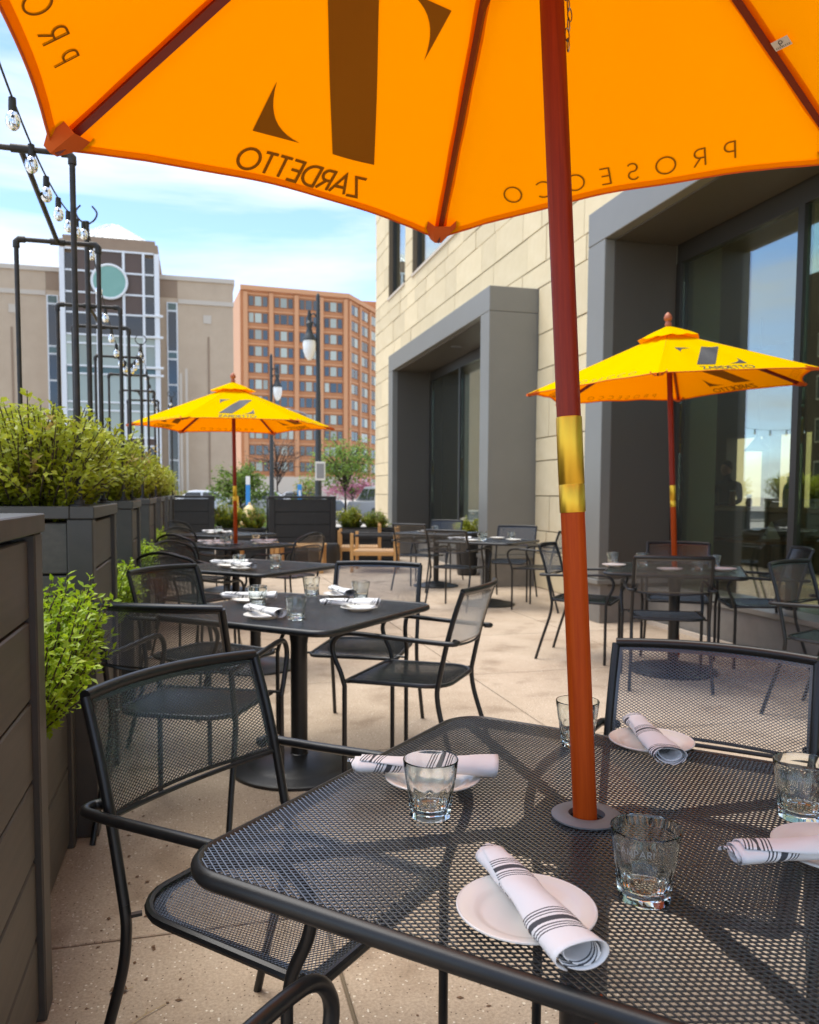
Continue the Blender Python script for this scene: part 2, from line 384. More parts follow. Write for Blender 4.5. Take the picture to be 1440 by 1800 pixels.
# ------------------------------------------------------------------ mesh builder
class B:
    def __init__(s):
        s.v, s.f, s.m, s.mats = [], [], [], []
    def mi(s, m):
        if m not in s.mats: s.mats.append(m)
        return s.mats.index(m)
    def add(s, vs, fs, m=None):
        k = len(s.v); s.v += [tuple(v) for v in vs]
        i = s.mi(m) if m else 0
        for f in fs:
            s.f.append([a + k for a in f]); s.m.append(i)
        return s
    def box(s, x0, x1, y0, y1, z0, z1, m=None, ch=0.0):
        if ch <= 0:
            vs = [(x, y, z) for z in (z0, z1) for y in (y0, y1) for x in (x0, x1)]
            return s.add(vs, [(0, 2, 3, 1), (4, 5, 7, 6), (0, 1, 5, 4), (2, 6, 7, 3), (0, 4, 6, 2), (1, 3, 7, 5)], m)
        bm = bmesh.new()
        bmesh.ops.create_cube(bm, size=1)
        for v in bm.verts:
            v.co = Vector(((x0 + x1) / 2 + v.co.x * (x1 - x0), (y0 + y1) / 2 + v.co.y * (y1 - y0), (z0 + z1) / 2 + v.co.z * (z1 - z0)))
        bmesh.ops.bevel(bm, geom=bm.edges[:], offset=ch, segments=1, affect='EDGES')
        bm.verts.index_update()
        s.add([v.co[:] for v in bm.verts], [[v.index for v in f.verts] for f in bm.faces], m)
        bm.free(); return s
    def tube(s, pts, r, n=10, m=None, closed=False, sx=1.0, sz=1.0, caps=True):
        pts = [Vector(p) for p in pts]
        k = len(pts)
        rs = r if isinstance(r, (list, tuple)) else [r] * k
        T = []
        for i in range(k):
            if closed: t = pts[(i + 1) % k] - pts[i - 1]
            else: t = pts[min(i + 1, k - 1)] - pts[max(i - 1, 0)]
            T.append(t.normalized())
        up = Vector((0, 0, 1)) if abs(T[0].z) < 0.9 else Vector((1, 0, 0))
        N = (up - T[0] * up.dot(T[0])).normalized()
        vs, fs = [], []
        for i in range(k):
            if i:
                N = N - T[i] * N.dot(T[i])
                N = N.normalized() if N.length > 1e-6 else T[i].orthogonal().normalized()
            Bn = T[i].cross(N)
            for j in range(n):
                a = 2 * PI * j / n
                vs.append(pts[i] + N * (math.cos(a) * rs[i] * sz) + Bn * (math.sin(a) * rs[i] * sx))
        for i in range(k if closed else k - 1):
            i2 = (i + 1) % k
            for j in range(n):
                j2 = (j + 1) % n
                fs.append((i * n + j, i * n + j2, i2 * n + j2, i2 * n + j))
        if caps and not closed:
            fs.append(tuple(range(n))[::-1]); fs.append(tuple((k - 1) * n + j for j in range(n)))
        return s.add(vs, fs, m)
    def lathe(s, prof, n=24, m=None, cx=0, cy=0, cap=True):
        vs, fs = [], []
        for r, z in prof:
            for j in range(n):
                a = 2 * PI * j / n
                vs.append((cx + r * math.cos(a), cy + r * math.sin(a), z))
        for i in range(len(prof) - 1):
            for j in range(n):
                j2 = (j + 1) % n
                fs.append((i * n + j, i * n + j2, (i + 1) * n + j2, (i + 1) * n + j))
        if cap:
            if prof[0][0] > 1e-5: fs.append(tuple(range(n))[::-1])
            if prof[-1][0] > 1e-5: fs.append(tuple((len(prof) - 1) * n + j for j in range(n)))
        return s.add(vs, fs, m)
    def sphere(s, c, r, m=None, nu=12, nv=8, sc3=(1, 1, 1)):
        vs, fs = [], []
        for i in range(nv + 1):
            t = PI * i / nv
            for j in range(nu):
                a = 2 * PI * j / nu
                vs.append((c[0] + r * sc3[0] * math.sin(t) * math.cos(a), c[1] + r * sc3[1] * math.sin(t) * math.sin(a), c[2] + r * sc3[2] * math.cos(t)))
        for i in range(nv):
            for j in range(nu):
                j2 = (j + 1) % nu
                fs.append((i * nu + j, (i + 1) * nu + j, (i + 1) * nu + j2, i * nu + j2))
        return s.add(vs, fs, m)
    def mesh(s, name, m=None, smooth=True, ang=40):
        me = bpy.data.meshes.new(name)
        me.from_pydata(s.v, [], s.f)
        for mm in (s.mats or [m]):
            if mm: me.materials.append(M[mm] if isinstance(mm, str) else mm)
        if s.mats and len(s.mats) > 1:
            me.polygons.foreach_set('material_index', s.m)
        if smooth:
            me.shade_smooth()
            me.set_sharp_from_angle(angle=R(ang))
        me.update()
        return me
    def build(s, name, m=None, parent=None, loc=None, smooth=True, ang=40):
        return link(name, s.mesh(name, m, smooth, ang), parent, loc)

def link(name, me, parent=None, loc=None, rz=0):
    o = bpy.data.objects.new(name, me)
    col.objects.link(o)
    if parent: o.parent = parent
    if loc is not None: o.location = loc
    if rz: o.rotation_euler = (0, 0, rz)
    return o
def empty(name, loc=(0, 0, 0), rz=0):
    return link(name, None, None, loc, rz)
def tag(o, label, cat, group=None):
    o['label'] = label; o['category'] = cat
    if group: o['group'] = group
    return o
def structure(o): o['kind'] = 'structure'; return o
def stuff(o): o['kind'] = 'stuff'; return o
def copy_tree(o, parent=None):
    c = o.copy(); col.objects.link(c); c.parent = parent
    for ch in list(o.children): copy_tree(ch, c)
    return c
class Proto:
    """first use returns the original, later uses return copies of the thing and its parts"""
    def __init__(s, root): s.root, s.used = root, False
    def get(s):
        if not s.used:
            s.used = True; return s.root
        return copy_tree(s.root)
def crom(pts, n=6):
    P = [Vector(p) for p in pts]; out = []
    for i in range(len(P) - 1):
        p0, p1, p2, p3 = P[max(i - 1, 0)], P[i], P[i + 1], P[min(i + 2, len(P) - 1)]
        for k in range(n):
            t = k / n
            out.append(0.5 * ((2 * p1) + (p2 - p0) * t + (2 * p0 - 5 * p1 + 4 * p2 - p3) * t * t + (3 * p1 - p0 - 3 * p2 + p3) * t ** 3))
    out.append(P[-1]); return out
def rrect(hx, hy, r, n=6):
    """rounded rectangle outline; r = one radius or four (+x+y, -x+y, -x-y, +x-y)"""
    rr = r if isinstance(r, (list, tuple)) else [r] * 4
    out = []
    for q, (sx, sy) in enumerate(((1, 1), (-1, 1), (-1, -1), (1, -1))):
        rad = rr[q]; cx, cy = sx * (hx - rad), sy * (hy - rad); a0 = q * PI / 2
        for k in range(n + 1):
            a = a0 + k / n * PI / 2
            out.append((cx + rad * math.cos(a), cy + rad * math.sin(a)))
    return out
def clip_line(poly, p, d):
    """parameter range of the line p + t d inside a convex ccw polygon"""
    t0, t1 = -1e9, 1e9
    for i in range(len(poly)):
        a, b = poly[i], poly[(i + 1) % len(poly)]
        ex, ey = b[0] - a[0], b[1] - a[1]
        if ex * ex + ey * ey < 1e-14: continue
        nx, ny = -ey, ex
        num = (a[0] - p[0]) * nx + (a[1] - p[1]) * ny
        den = d[0] * nx + d[1] * ny
        if abs(den) < 1e-12:
            if num > 0: return None
            continue
        t = num / den
        if den > 0: t0 = max(t0, t)
        else: t1 = min(t1, t)
    return (t0, t1) if t1 > t0 else None
def lattice(b, poly, pitch_, w, th, ang, axis=0.0, seg=None, surf=lambda x, y, o: (x, y, o)):
    """expanded-metal mesh: two crossing families of thin strands inside poly, laid on surf(x, y, offset)"""
    for fam, s in enumerate((1, -1)):
        a = axis + s * ang
        d = (math.cos(a), math.sin(a)); nrm = (-d[1], d[0])
        ext = max(abs(q[0] * nrm[0] + q[1] * nrm[1]) for q in poly)
        off0 = fam * th * 0.55
        for k in range(-int(ext / pitch_) - 1, int(ext / pitch_) + 2):
            p = (nrm[0] * k * pitch_, nrm[1] * k * pitch_)
            tr = clip_line(poly, p, d)
            if not tr or tr[1] - tr[0] < 0.003: continue
            L = tr[1] - tr[0]; ns = 1 if not seg else max(1, int(L / seg))
            vs, fs = [], []
            for i in range(ns + 1):
                t = tr[0] + L * i / ns
                cx, cy = p[0] + d[0] * t, p[1] + d[1] * t
                for e, o in ((-1, 0), (1, 0.1), (0.75, 1), (-0.75, 0.93)):
                    vs.append(surf(cx + nrm[0] * w / 2 * e, cy + nrm[1] * w / 2 * e, off0 + o * th))
                if i:
                    q = (i - 1) * 4
                    for j in range(4):
                        fs.append((q + j, q + (j + 1) % 4, q + 4 + (j + 1) % 4, q + 4 + j))
            b.add(vs, fs)

# ------------------------------------------------------------------ stroke lettering (geometric capitals)
def arc(cx, cy, rx, ry, a0, a1, n=14):
    return [(cx + rx * math.cos(R(a0 + (a1 - a0) * i / n)), cy + ry * math.sin(R(a0 + (a1 - a0) * i / n))) for i in range(n + 1)]
GL = {
 'Z': (0.62, [[(0.03, 1), (0.60, 1), (0.02, 0), (0.60, 0)]]),
 'A': (0.80, [[(0.0, 0), (0.40, 1), (0.80, 0)], [(0.15, 0.33), (0.65, 0.33)]]),
 'R': (0.58, [[(0.04, 0), (0.04, 1), (0.28, 1)] + arc(0.28, 0.74, 0.25, 0.26, 90, -90) + [(0.04, 0.48)], [(0.26, 0.48), (0.58, 0)]]),
 'D': (0.74, [[(0.04, 0), (0.04, 1), (0.24, 1)] + arc(0.24, 0.5, 0.47, 0.5, 90, -90) + [(0.04, 0)]]),
 'E': (0.50, [[(0.50, 1), (0.04, 1), (0.04, 0), (0.50, 0)], [(0.04, 0.52), (0.46, 0.52)]]),
 'T': (0.56, [[(0.0, 1), (0.56, 1)], [(0.28, 1), (0.28, 0)]]),
 'O': (0.98, [arc(0.49, 0.5, 0.47, 0.5, 0, 360, 28)]),
 'P': (0.54, [[(0.04, 0), (0.04, 1), (0.26, 1)] + arc(0.26, 0.72, 0.26, 0.28, 90, -90) + [(0.04, 0.44)]]),
 'S': (0.56, [arc(0.29, 0.75, 0.24, 0.25, 30, 250) + arc(0.27, 0.26, 0.25, 0.26, 70, -150)]),
 'C': (0.84, [arc(0.49, 0.5, 0.47, 0.5, 48, 312, 22)]),
 'M': (0.86, [[(0.04, 0), (0.12, 1), (0.43, 0.1), (0.74, 1), (0.82, 0)]]),
 'L': (0.46, [[(0.04, 1), (0.04, 0), (0.46, 0)]]),
 'I': (0.10, [[(0.05, 0), (0.05, 1)]]),
 'K': (0.6, [[(0.04, 0), (0.04, 1)], [(0.56, 1), (0.05, 0.45), (0.58, 0)]]),
}
def ribbon(line, w):
    """flat ribbon along a 2-D polyline -> (verts, quads)"""
    k = len(line); vs = []
    closed = (abs(line[0][0] - line[-1][0]) + abs(line[0][1] - line[-1][1])) < 1e-6
    for i in range(k):
        a = line[i - 1] if i else (line[-2] if closed else line[0])
        c = line[i + 1] if i < k - 1 else (line[1] if closed else line[-1])
        p = line[i]
        d1 = Vector((p[0] - a[0], p[1] - a[1])); d2 = Vector((c[0] - p[0], c[1] - p[1]))
        d1 = d1.normalized() if d1.length > 1e-9 else None; d2 = d2.normalized() if d2.length > 1e-9 else None
        if d1 is None: d1 = d2
        if d2 is None: d2 = d1
        n1, n2 = Vector((-d1.y, d1.x)), Vector((-d2.y, d2.x))
        n = n1 + n2
        n = n.normalized() if n.length > 1e-3 else n1
        s = min(1.0 / max(n.dot(n1), 0.35), 2.6)
        vs += [(p[0] + n.x * w / 2 * s, p[1] + n.y * w / 2 * s), (p[0] - n.x * w / 2 * s, p[1] - n.y * w / 2 * s)]
    return vs, [(2 * i, 2 * i + 1, 2 * i + 3, 2 * i + 2) for i in range(k - 1)]
def text_ribbons(txt, x0, x1, y0, h, w):
    """lettering that fills x0..x1 with its baseline at y0"""
    tot = sum(GL[c][0] * h for c in txt)
    gap = (x1 - x0 - tot) / (len(txt) - 1)
    x, out = x0, []
    for c in txt:
        for ln in GL[c][1]:
            fine = []
            for i in range(len(ln) - 1):
                fine.append(ln[i])
            fine.append(ln[-1])
            out.append(ribbon([(x + px * h, y0 + py * h) for px, py in fine], w))
        x += GL[c][0] * h + gap
    return out

# ================================================================== GROUND
g = B().add([(-400, -200, -0.05), (600, -200, -0.05), (600, 1500, -0.05), (-400, 1500, -0.05)], [(0, 1, 2, 3)]).build('ground', 'plaza')
structure(g)
rd = B().add([(-200, 34, -0.044), (300, 34, -0.044), (300, 52, -0.044), (-200, 52, -0.044)], [(0, 1, 2, 3)]).build('road', 'asphalt')
structure(rd)
kb = B().box(-200, 300, 33.8, 34.05, -0.05, 0.08, ch=0.02).build('kerb', 'plaza'); structure(kb)
kb = B().box(-200, 300, 52.0, 52.25, -0.05, 0.08, ch=0.02).build('kerb', 'plaza'); structure(kb)
for i in range(14):
    x = -20 + i * 6
    structure(B().add([(x, 42.9, -0.04), (x + 2.6, 42.9, -0.04), (x + 2.6, 43.05, -0.04), (x, 43.05, -0.04)], [(0, 1, 2, 3)]).build('lane_marking', 'sign_white'))
patio = structure(B().box(-2.6, 4.6, -4.9, 19.8, -0.049, -0.014).build('patio', 'mortar'))
slab_me = {}
for iy in range(-3, 14):
    for ix in range(-2, 3):
        x0, y0 = 0.35 + 1.45 * ix, 2.3 + 1.45 * (iy - 1)
        x1 = min(x0 + 1.45, 4.55)
        w = x1 - x0
        if w < 0.1: continue
        if round(w, 2) not in slab_me:
            slab_me[round(w, 2)] = B().box(0.005, w - 0.005, 0.005, 1.445, -0.013, 0.0, ch=0.003).mesh('paving_slab', 'concrete', smooth=False)
        link('paving_slab', slab_me[round(w, 2)], patio, (x0, y0, random.uniform(-0.0008, 0.0008)))

# ================================================================== LIMESTONE BUILDING
XS, XF, XG = 4.40, 3.72, 4.50          # stone face, portal face, glass
bld = tag(empty('limestone_building', (XS, 12, 0)), 'pale yellow limestone building with deep grey metal window portals along the terrace', 'building')
bo = bld.location.copy()
def bpart(b, name, m, parent=bld, **k):
    """geometry given in world coordinates, stored relative to its thing"""
    off = Vector((0, 0, 0)); p = parent
    off = bo
    b.v = [(v[0] - off.x, v[1] - off.y, v[2] - off.z) for v in b.v]
    return b.build(name, m, parent, **k)
HOLES = [(10.07, 15.79, -1, 3.95), (-9, 7.33, -1, 3.95), (17.16, 18.70, 5.78, 7.9), (13.4, 16.55, 5.78, 7.9), (9.0, 12.0, 5.78, 7.9), (4.0, 7.5, 5.78, 7.9)]
YA, YB, ZT = -3.0, 20.1, 10.2
ys = sorted({YA, YB} | {y for h in HOLES for y in h[:2] if YA < y < YB})
zs = sorted({0.0, ZT} | {z for h in HOLES for z in h[2:] if 0 < z < ZT})
wb = B()
for i in range(len(ys) - 1):
    for j in range(len(zs) - 1):
        cy, cz = (ys[i] + ys[i + 1]) / 2, (zs[j] + zs[j + 1]) / 2
        if any(h[0] < cy < h[1] and h[2] < cz < h[3] for h in HOLES): continue
        wb.box(XS + 0.012, XS + 0.45, ys[i], ys[i + 1], zs[j], zs[j + 1])
bpart(wb, 'backing_wall', 'mortar', smooth=False)
bpart(B().box(XS + 0.45, 10.2, YB - 0.5, YB - 0.02, 0, ZT), 'end_wall', 'limestone', smooth=False)
bpart(B().box(XS + 0.02, 10.4, YA, YB - 0.01, ZT + 0.004, ZT + 0.3), 'roof', 'mortar', smooth=False)
bpart(B().box(10.2, 10.6, YA, YB - 0.03, 4.3, ZT), 'rear_upper_wall', 'limestone', smooth=False)
# ashlar blocks, each one a part
rows = [0.0]
pat = [0.46, 0.30, 0.46, 0.46, 0.30, 0.60, 0.30, 0.46]
k = 0
while rows[-1] < ZT - 0.05:
    nz = rows[-1] + pat[k % len(pat)]; k += 1
    for lim in (3.95, 5.78, 7.9, ZT):
        if rows[-1] < lim - 0.01 and nz > lim - 0.16: nz = lim
    rows.append(min(nz, ZT))
rb = random.Random(3)
blocks = []
for j in range(len(rows) - 1):
    z0, z1 = rows[j], rows[j + 1]
    y = YB - rb.uniform(0, 0.5)
    cuts = [YB]
    while y > YA:
        cuts.append(y); y -= rb.choice((0.62, 0.85, 1.05, 1.3))
    cuts.append(YA)
    for a, b_ in zip(cuts[:-1], cuts[1:]):
        lo, hi = b_, a
        segs = [(lo, hi)]
        for h in HOLES:
            if h[2] < (z0 + z1) / 2 < h[3]:
                ns = []
                for s0, s1 in segs:
                    if h[1] <= s0 or h[0] >= s1: ns.append((s0, s1)); continue
                    if s0 < h[0]: ns.append((s0, h[0]))
                    if s1 > h[1]: ns.append((h[1], s1))
                segs = ns
        for s0, s1 in segs:
            if s1 - s0 > 0.05: blocks.append((s0, s1, z0, z1))
def vis(bk):                                   # how large a block shows from the terrace
    y, z = (bk[0] + bk[1]) / 2, (bk[2] + bk[3]) / 2
    if y < 6.6: return -100 - abs(y)
    if z > 7.6 and y < 14: return -50
    return -y
blocks.sort(key=vis, reverse=True)
rest = B()
for q, (y0, y1, z0, z1) in enumerate(blocks):
    gp = 0.0065; pr = rb.uniform(-0.005, 0.005)
    if q < 292:
        b = B().box(XS + pr, XS + 0.05, y0 + gp, y1 - gp, z0 + gp, z1 - gp, ch=0.004)
        bpart(b, 'stone_block', 'limestone', smooth=False)
    else:
        rest.box(XS + pr, XS + 0.05, y0 + gp, y1 - gp, z0 + gp, z1 - gp)
stuff(bpart(rest, 'stone_block_courses', 'limestone', smooth=False))
# upper windows
for h in HOLES[2:]:
    fr = B()
    y0, y1, z0, z1 = h
    fr.box(XS + 0.10, XS + 0.2, y0 + 0.001, y0 + 0.07, z0, z1).box(XS + 0.10, XS + 0.2, y1 - 0.07, y1 - 0.001, z0, z1)
    fr.box(XS + 0.10, XS + 0.2, y0 + 0.07, y1 - 0.07, z0 + 0.002, z0 + 0.07).box(XS + 0.10, XS + 0.2, y0 + 0.07, y1 - 0.07, z1 - 0.07, z1 - 0.002)
    w = bpart(fr, 'upper_window', 'bronze_frame', smooth=False)
    bpart(B().box(XS + 0.14, XS + 0.15, y0 + 0.07, y1 - 0.07, z0 + 0.07, z1 - 0.07), 'pane', 'window_pane', w, smooth=False)
    bpart(B().box(XS - 0.03, XS + 0.1, y0 + 0.004, y1 - 0.004, z0 - 0.06, z0 + 0.002, ch=0.006), 'sill', 'tan_stone', w, smooth=False)
    bpart(B().box(XS + 0.30, XS + 0.32, y0 - 0.1, y1 + 0.1, z0 - 0.1, z1 + 0.1), 'blind', 'interior_dark', w, smooth=False)
# portals
def portal(y0, y1, mulls, label):
    zt, zi, jw = 3.95, 3.63, 0.34
    b = B()
    pt = bpart(B().box(XF, XG + 0.02, y0, y1, zi, zt, ch=0.006), 'portal_head', 'frame_metal', smooth=False)
    pt['label'] = label
    for (a, c) in ((y0, y0 + jw), (y1 - jw, y1)):
        bpart(B().box(XF, XG + 0.02, a + 0.001, c - 0.001, 0.43, zi - 0.002, ch=0.006), 'portal_jamb', 'frame_metal', smooth=False)
        bpart(B().box(XF + 0.03, XG + 0.02, a + 0.02, c - 0.02, 0.0, 0.38, ch=0.004), 'portal_base', 'plinth_stone', smooth=False)
        bpart(B().box(XF - 0.02, XG + 0.02, a - 0.015, c + 0.015, 0.382, 0.428, ch=0.004), 'base_ledge', 'frame_metal', smooth=False)
    ia, ib = y0 + jw, y1 - jw
    for a, c in ((ia + 0.0005, ia + 0.012), (ib - 0.012, ib - 0.0005)):
        bpart(B().box(XF + 0.10, XG - 0.03, a, c, 0.36, zi - 0.016), 'jamb_lining', 'bronze_panel', smooth=False)
    bpart(B().box(XF + 0.10, XG - 0.03, ia + 0.013, ib - 0.013, zi - 0.014, zi - 0.001), 'soffit_lining', 'bronze_panel', smooth=False)
    n = max(1, round((ib - ia) / 1.3)); st = (ib - ia) / n
    for i in range(n):
        bpart(B().box(XG - 0.24, XG + 0.14, ia + i * st + 0.004, ia + (i + 1) * st - 0.004, 0.0, 0.30, ch=0.004), 'plinth_block', 'plinth_stone', smooth=False)
    bpart(B().box(XG - 0.26, XG + 0.1, ia, ib, 0.302, 0.345, ch=0.004), 'window_sill', 'frame_metal', smooth=False)
    bpart(B().box(XG - 0.012, XG + 0.07, ia + 0.001, ib - 0.001, 3.45, zi - 0.003), 'window_header', 'bronze_frame', smooth=False)
    bpart(B().box(XG - 0.30, XG - 0.27, ia + 0.002, ib - 0.002, -0.012, 0.035), 'floor_trim', 'tan_stone', smooth=False)
    edges = [ia] + mulls + [ib]
    for q, y in enumerate(edges):
        a, c = (y, y + 0.07) if q == 0 else ((y - 0.07, y) if q == len(edges) - 1 else (y - 0.035, y + 0.035))
        bpart(B().box(XG - 0.02, XG + 0.07, a + 0.001, c - 0.001, 0.346, 3.449), 'mullion', 'bronze_frame', smooth=False)
    for q in range(len(edges) - 1):
        a = edges[q] + (0.07 if q == 0 else 0.035); c = edges[q + 1] - (0.07 if q == len(edges) - 2 else 0.035)
        bpart(B().box(XG + 0.012, XG + 0.022, a + 0.001, c - 0.001, 0.347, 3.448), 'window_pane', 'window_pane', smooth=False)
portal(10.07, 15.79, [11.9, 13.6], 'deep grey metal surround of the farther ground floor window')
portal(-4.0, 7.33, [5.33, 3.7, 2.1, 0.5, -1.2], 'deep grey metal surround of the nearer ground floor window')
# soffit spot in the far portal
bpart(B().lathe([(0.0, 3.612), (0.09, 3.612), (0.095, 3.628)], 20, cx=4.1, cy=12.6, cap=False), 'soffit_light', 'ring_grey')
# inside the building
structure(B().box(XS + 0.2, 10.2, YA, YB - 0.5, -0.3, 0.02).build('interior_floor', 'interior_floor', smooth=False))
structure(B().box(XS + 0.45, 10.2, YA, YB - 0.5, 3.98, 4.1).build('interior_ceiling', 'interior_ceiling', smooth=False))
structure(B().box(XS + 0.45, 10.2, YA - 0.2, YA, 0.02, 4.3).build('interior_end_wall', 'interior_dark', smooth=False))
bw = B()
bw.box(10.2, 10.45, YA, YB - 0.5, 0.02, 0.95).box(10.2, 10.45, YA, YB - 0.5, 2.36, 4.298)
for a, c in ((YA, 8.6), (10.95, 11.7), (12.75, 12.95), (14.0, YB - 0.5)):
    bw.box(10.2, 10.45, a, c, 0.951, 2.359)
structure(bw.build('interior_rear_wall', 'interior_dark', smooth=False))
structure(B().box(20.0, 20.4, 0, 34, -0.05, 5.5).build('courtyard_wall', 'court_stone', smooth=False))
for lab, x, y in (('pale square column inside the nearer window', 5.0, 7.40), ('pale square column inside the farther window', 5.1, 14.9)):
    c = empty('interior_column', (x, y, 0.02)); tag(c, lab, 'column')
    B().box(-0.16, 0.16, -0.16, 0.16, 0, 3.95, ch=0.01).build('shaft', 'interior_pale', c, smooth=False)
    B().box(-0.19, 0.19, -0.19, 0.19, 0, 0.12, ch=0.01).build('plinth', 'interior_pale', c, (0, 0, 0.001), smooth=False)
# small wall fitting on the stone
f = tag(empty('wall_fixture', (XS - 0.005, 8.95, 1.55)), 'slim dark fitting screwed to the stone between the portals', 'wall fitting')
B().box(-0.03, 0.004, -0.025, 0.025, -0.06, 0.06, ch=0.004).build('housing', 'bronze_frame', f, smooth=False)
B().box(-0.034, -0.029, -0.015, 0.015, -0.045, 0.02).build('faceplate', 'ring_grey', f, smooth=False)

# ================================================================== FAR BUILDINGS
# tan civic building, facade along world X at y = 63.7
TX, TY = -13.61, 63.7
tb = tag(empty('civic_building', (TX, TY, 0)), 'tan brick building with glazed tower and round green clock disc', 'building')
def tpart(b, name, m, parent=None, y=0.0, **k):
    return b.build(name, m, parent or tb, (0, y, 0) if parent is None else None, smooth=False, **k)
tpart(B().box(-6, 4.6, 0, 12, -0.1, 17.0), 'left_wing', 'tan_brick')
tpart(B().box(-6, 4.6, -0.12, 12.1, 17.0, 17.32), 'left_coping', 'tan_stone')
tpart(B().box(11.0, 16.5, 0, 12, -0.1, 17.0), 'right_wing', 'tan_brick')
tpart(B().box(11.0, 16.62, -0.12, 12.1, 17.0, 17.32), 'right_coping', 'tan_stone')
for a, c in ((-6, 3.36), (12.5, 16.55)):
    tpart(B().box(a, c, -0.10, -0.001, 15.30, 15.62), 'string_course', 'tan_stone')
tpart(B().box(3.37, 4.5, -0.03, -0.001, 15.70, 16.98), 'brown_panel', 'tan_dark')
tpart(B().box(11.15, 12.45, -0.03, -0.001, 15.70, 16.98), 'brown_panel', 'tan_dark')
for x in (0.9, 14.3):
    tpart(B().box(x, x + 0.58, -0.05, -0.001, 13.95, 14.55), 'stone_square', 'tan_stone')
for x in (1.0, 14.6):
    tpart(B().box(x, x + 0.13, -0.05, -0.001, 1.7, 12.96), 'downpipe', 'tan_dark')
rw = random.Random(11)
for x0, x1 in ((3.41, 4.2), (11.66, 12.45)):
    z = 15.35
    for h in (0.62, 3.0, 0.55, 1.9, 2.6, 0.6, 2.4, 1.5, 1.2):
        zb = max(z - h, 0.9)
        w = tpart(B().box(x0, x1, -0.10, -0.02, zb, z), 'strip_window', 'white_mullion')
        tpart(B().box(x0 + 0.10, x1 - 0.10, -0.13, -0.101, zb + 0.07, z - 0.07), 'pane', 'green_glass' if h < 0.7 else 'dark_glass', w)
        z = zb - 0.001
        if z < 1: break
for x in (10.95, 12.55, 12.95):                              # white flagpole-like fins by the right strip
    tpart(B().box(x, x + 0.16, -1.0, -0.84, -0.1, 8.6 + (x - 10.95) * 0.9), 'white_fin', 'tan_stone')
# tower
tw = tpart(B().box(4.7, 11.0, -1.2, 8, -0.1, 18.4), 'tower', 'tan_dark')
tpart(B().box(4.55, 11.15, -1.5, 8.2, 18.41, 19.0), 'cap', 'tan_dark', tw)
tpart(B().box(4.75, 10.95, -1.4, 8.1, 19.0, 19.3), 'upper_cap', 'tan_dark', tw)
tpart(B().add([(5.4, -1.2, 19.31), (10.4, -1.2, 19.31), (10.4, 6, 19.31), (5.4, 6, 19.31), (7.9, 0.9, 21.0), (7.9, 3.8, 21.0)],
      [(0, 1, 4), (1, 2, 5, 4), (2, 3, 5), (3, 0, 4, 5)]), 'skylight', 'roof_glass', tw)
for i in range(9):
    x = 5.5 + i * 0.6
    t = 1 - abs(x - 7.9) / 2.5
    tpart(B().tube([(x, -1.22, 19.33), (7.9 + (x - 7.9) * 0.15, -1.2 + 2.1 * 0.9, 20.86)], 0.035, 4), 'skylight_bar', 'white_mullion', tw)
mx = [4.69, 5.52, 6.99, 8.79, 10.14, 11.05]
mz = [18.36, 16.86, 15.36, 13.94, 12.42, 11.81, 10.23, 9.67, 7.69, 7.1, 5.2, 4.6, 2.6, 0.5]
for i in range(5):
    for j in range(13):
        side = i in (0, 4)
        a, c, t, bt = mx[i], mx[i + 1], mz[j], mz[j + 1]
        if side and j == 0: t = 18.1
        mm = 'brown_panel' if (j < 3 and not side) else ('dark_glass' if (side and j < 4) or j == 3 else ('green_glass' if j in (6, 10) else 'pale_glass'))
        if j > 9: mm = 'dark_glass' if j % 2 else 'brown_panel'
        tpart(B().box(a + 0.07, c - 0.07, -1.45, -1.21, bt + 0.05, t - 0.05), 'spandrel' if mm == 'brown_panel' else 'pane', mm, tw)
for i, x in enumerate(mx):
    wd = 0.17 if i in (0, 5) else 0.085
    tpart(B().box(x - wd, x + wd, -1.62, -1.2, -0.1, 18.36), 'mullion', 'white_mullion', tw)
for z in mz[:-1]:
    tpart(B().box(4.9, 10.85, -1.56, -1.46, z - 0.06, z + 0.06), 'transom', 'white_mullion', tw)
for z in (13.94, 12.42, 10.23, 9.67):
    tpart(B().tube([(10.2, -1.7, z), (11.45, -1.7, z)], 0.09, 6), 'tower_bracket', 'white_mullion', tw)
ck = B()
vs = [(7.85 + 1.17 * math.cos(a), -1.80, 16.15 + 1.17 * math.sin(a)) for a in [i * PI / 20 for i in range(40)]]
vb = [(v[0], -1.55, v[2]) for v in vs]
ck.add(vs + vb, [tuple(range(40))] + [(i, (i + 1) % 40, 40 + (i + 1) % 40, 40 + i) for i in range(40)])
cd_ = tpart(ck, 'clock_disc', 'clock_green', tw)
tpart(B().tube([(7.85 + 1.17 * math.cos(i * PI / 20), -1.78, 16.15 + 1.17 * math.sin(i * PI / 20)) for i in range(40)], 0.09, 8, closed=True), 'clock_ring', 'white_mullion', tw)

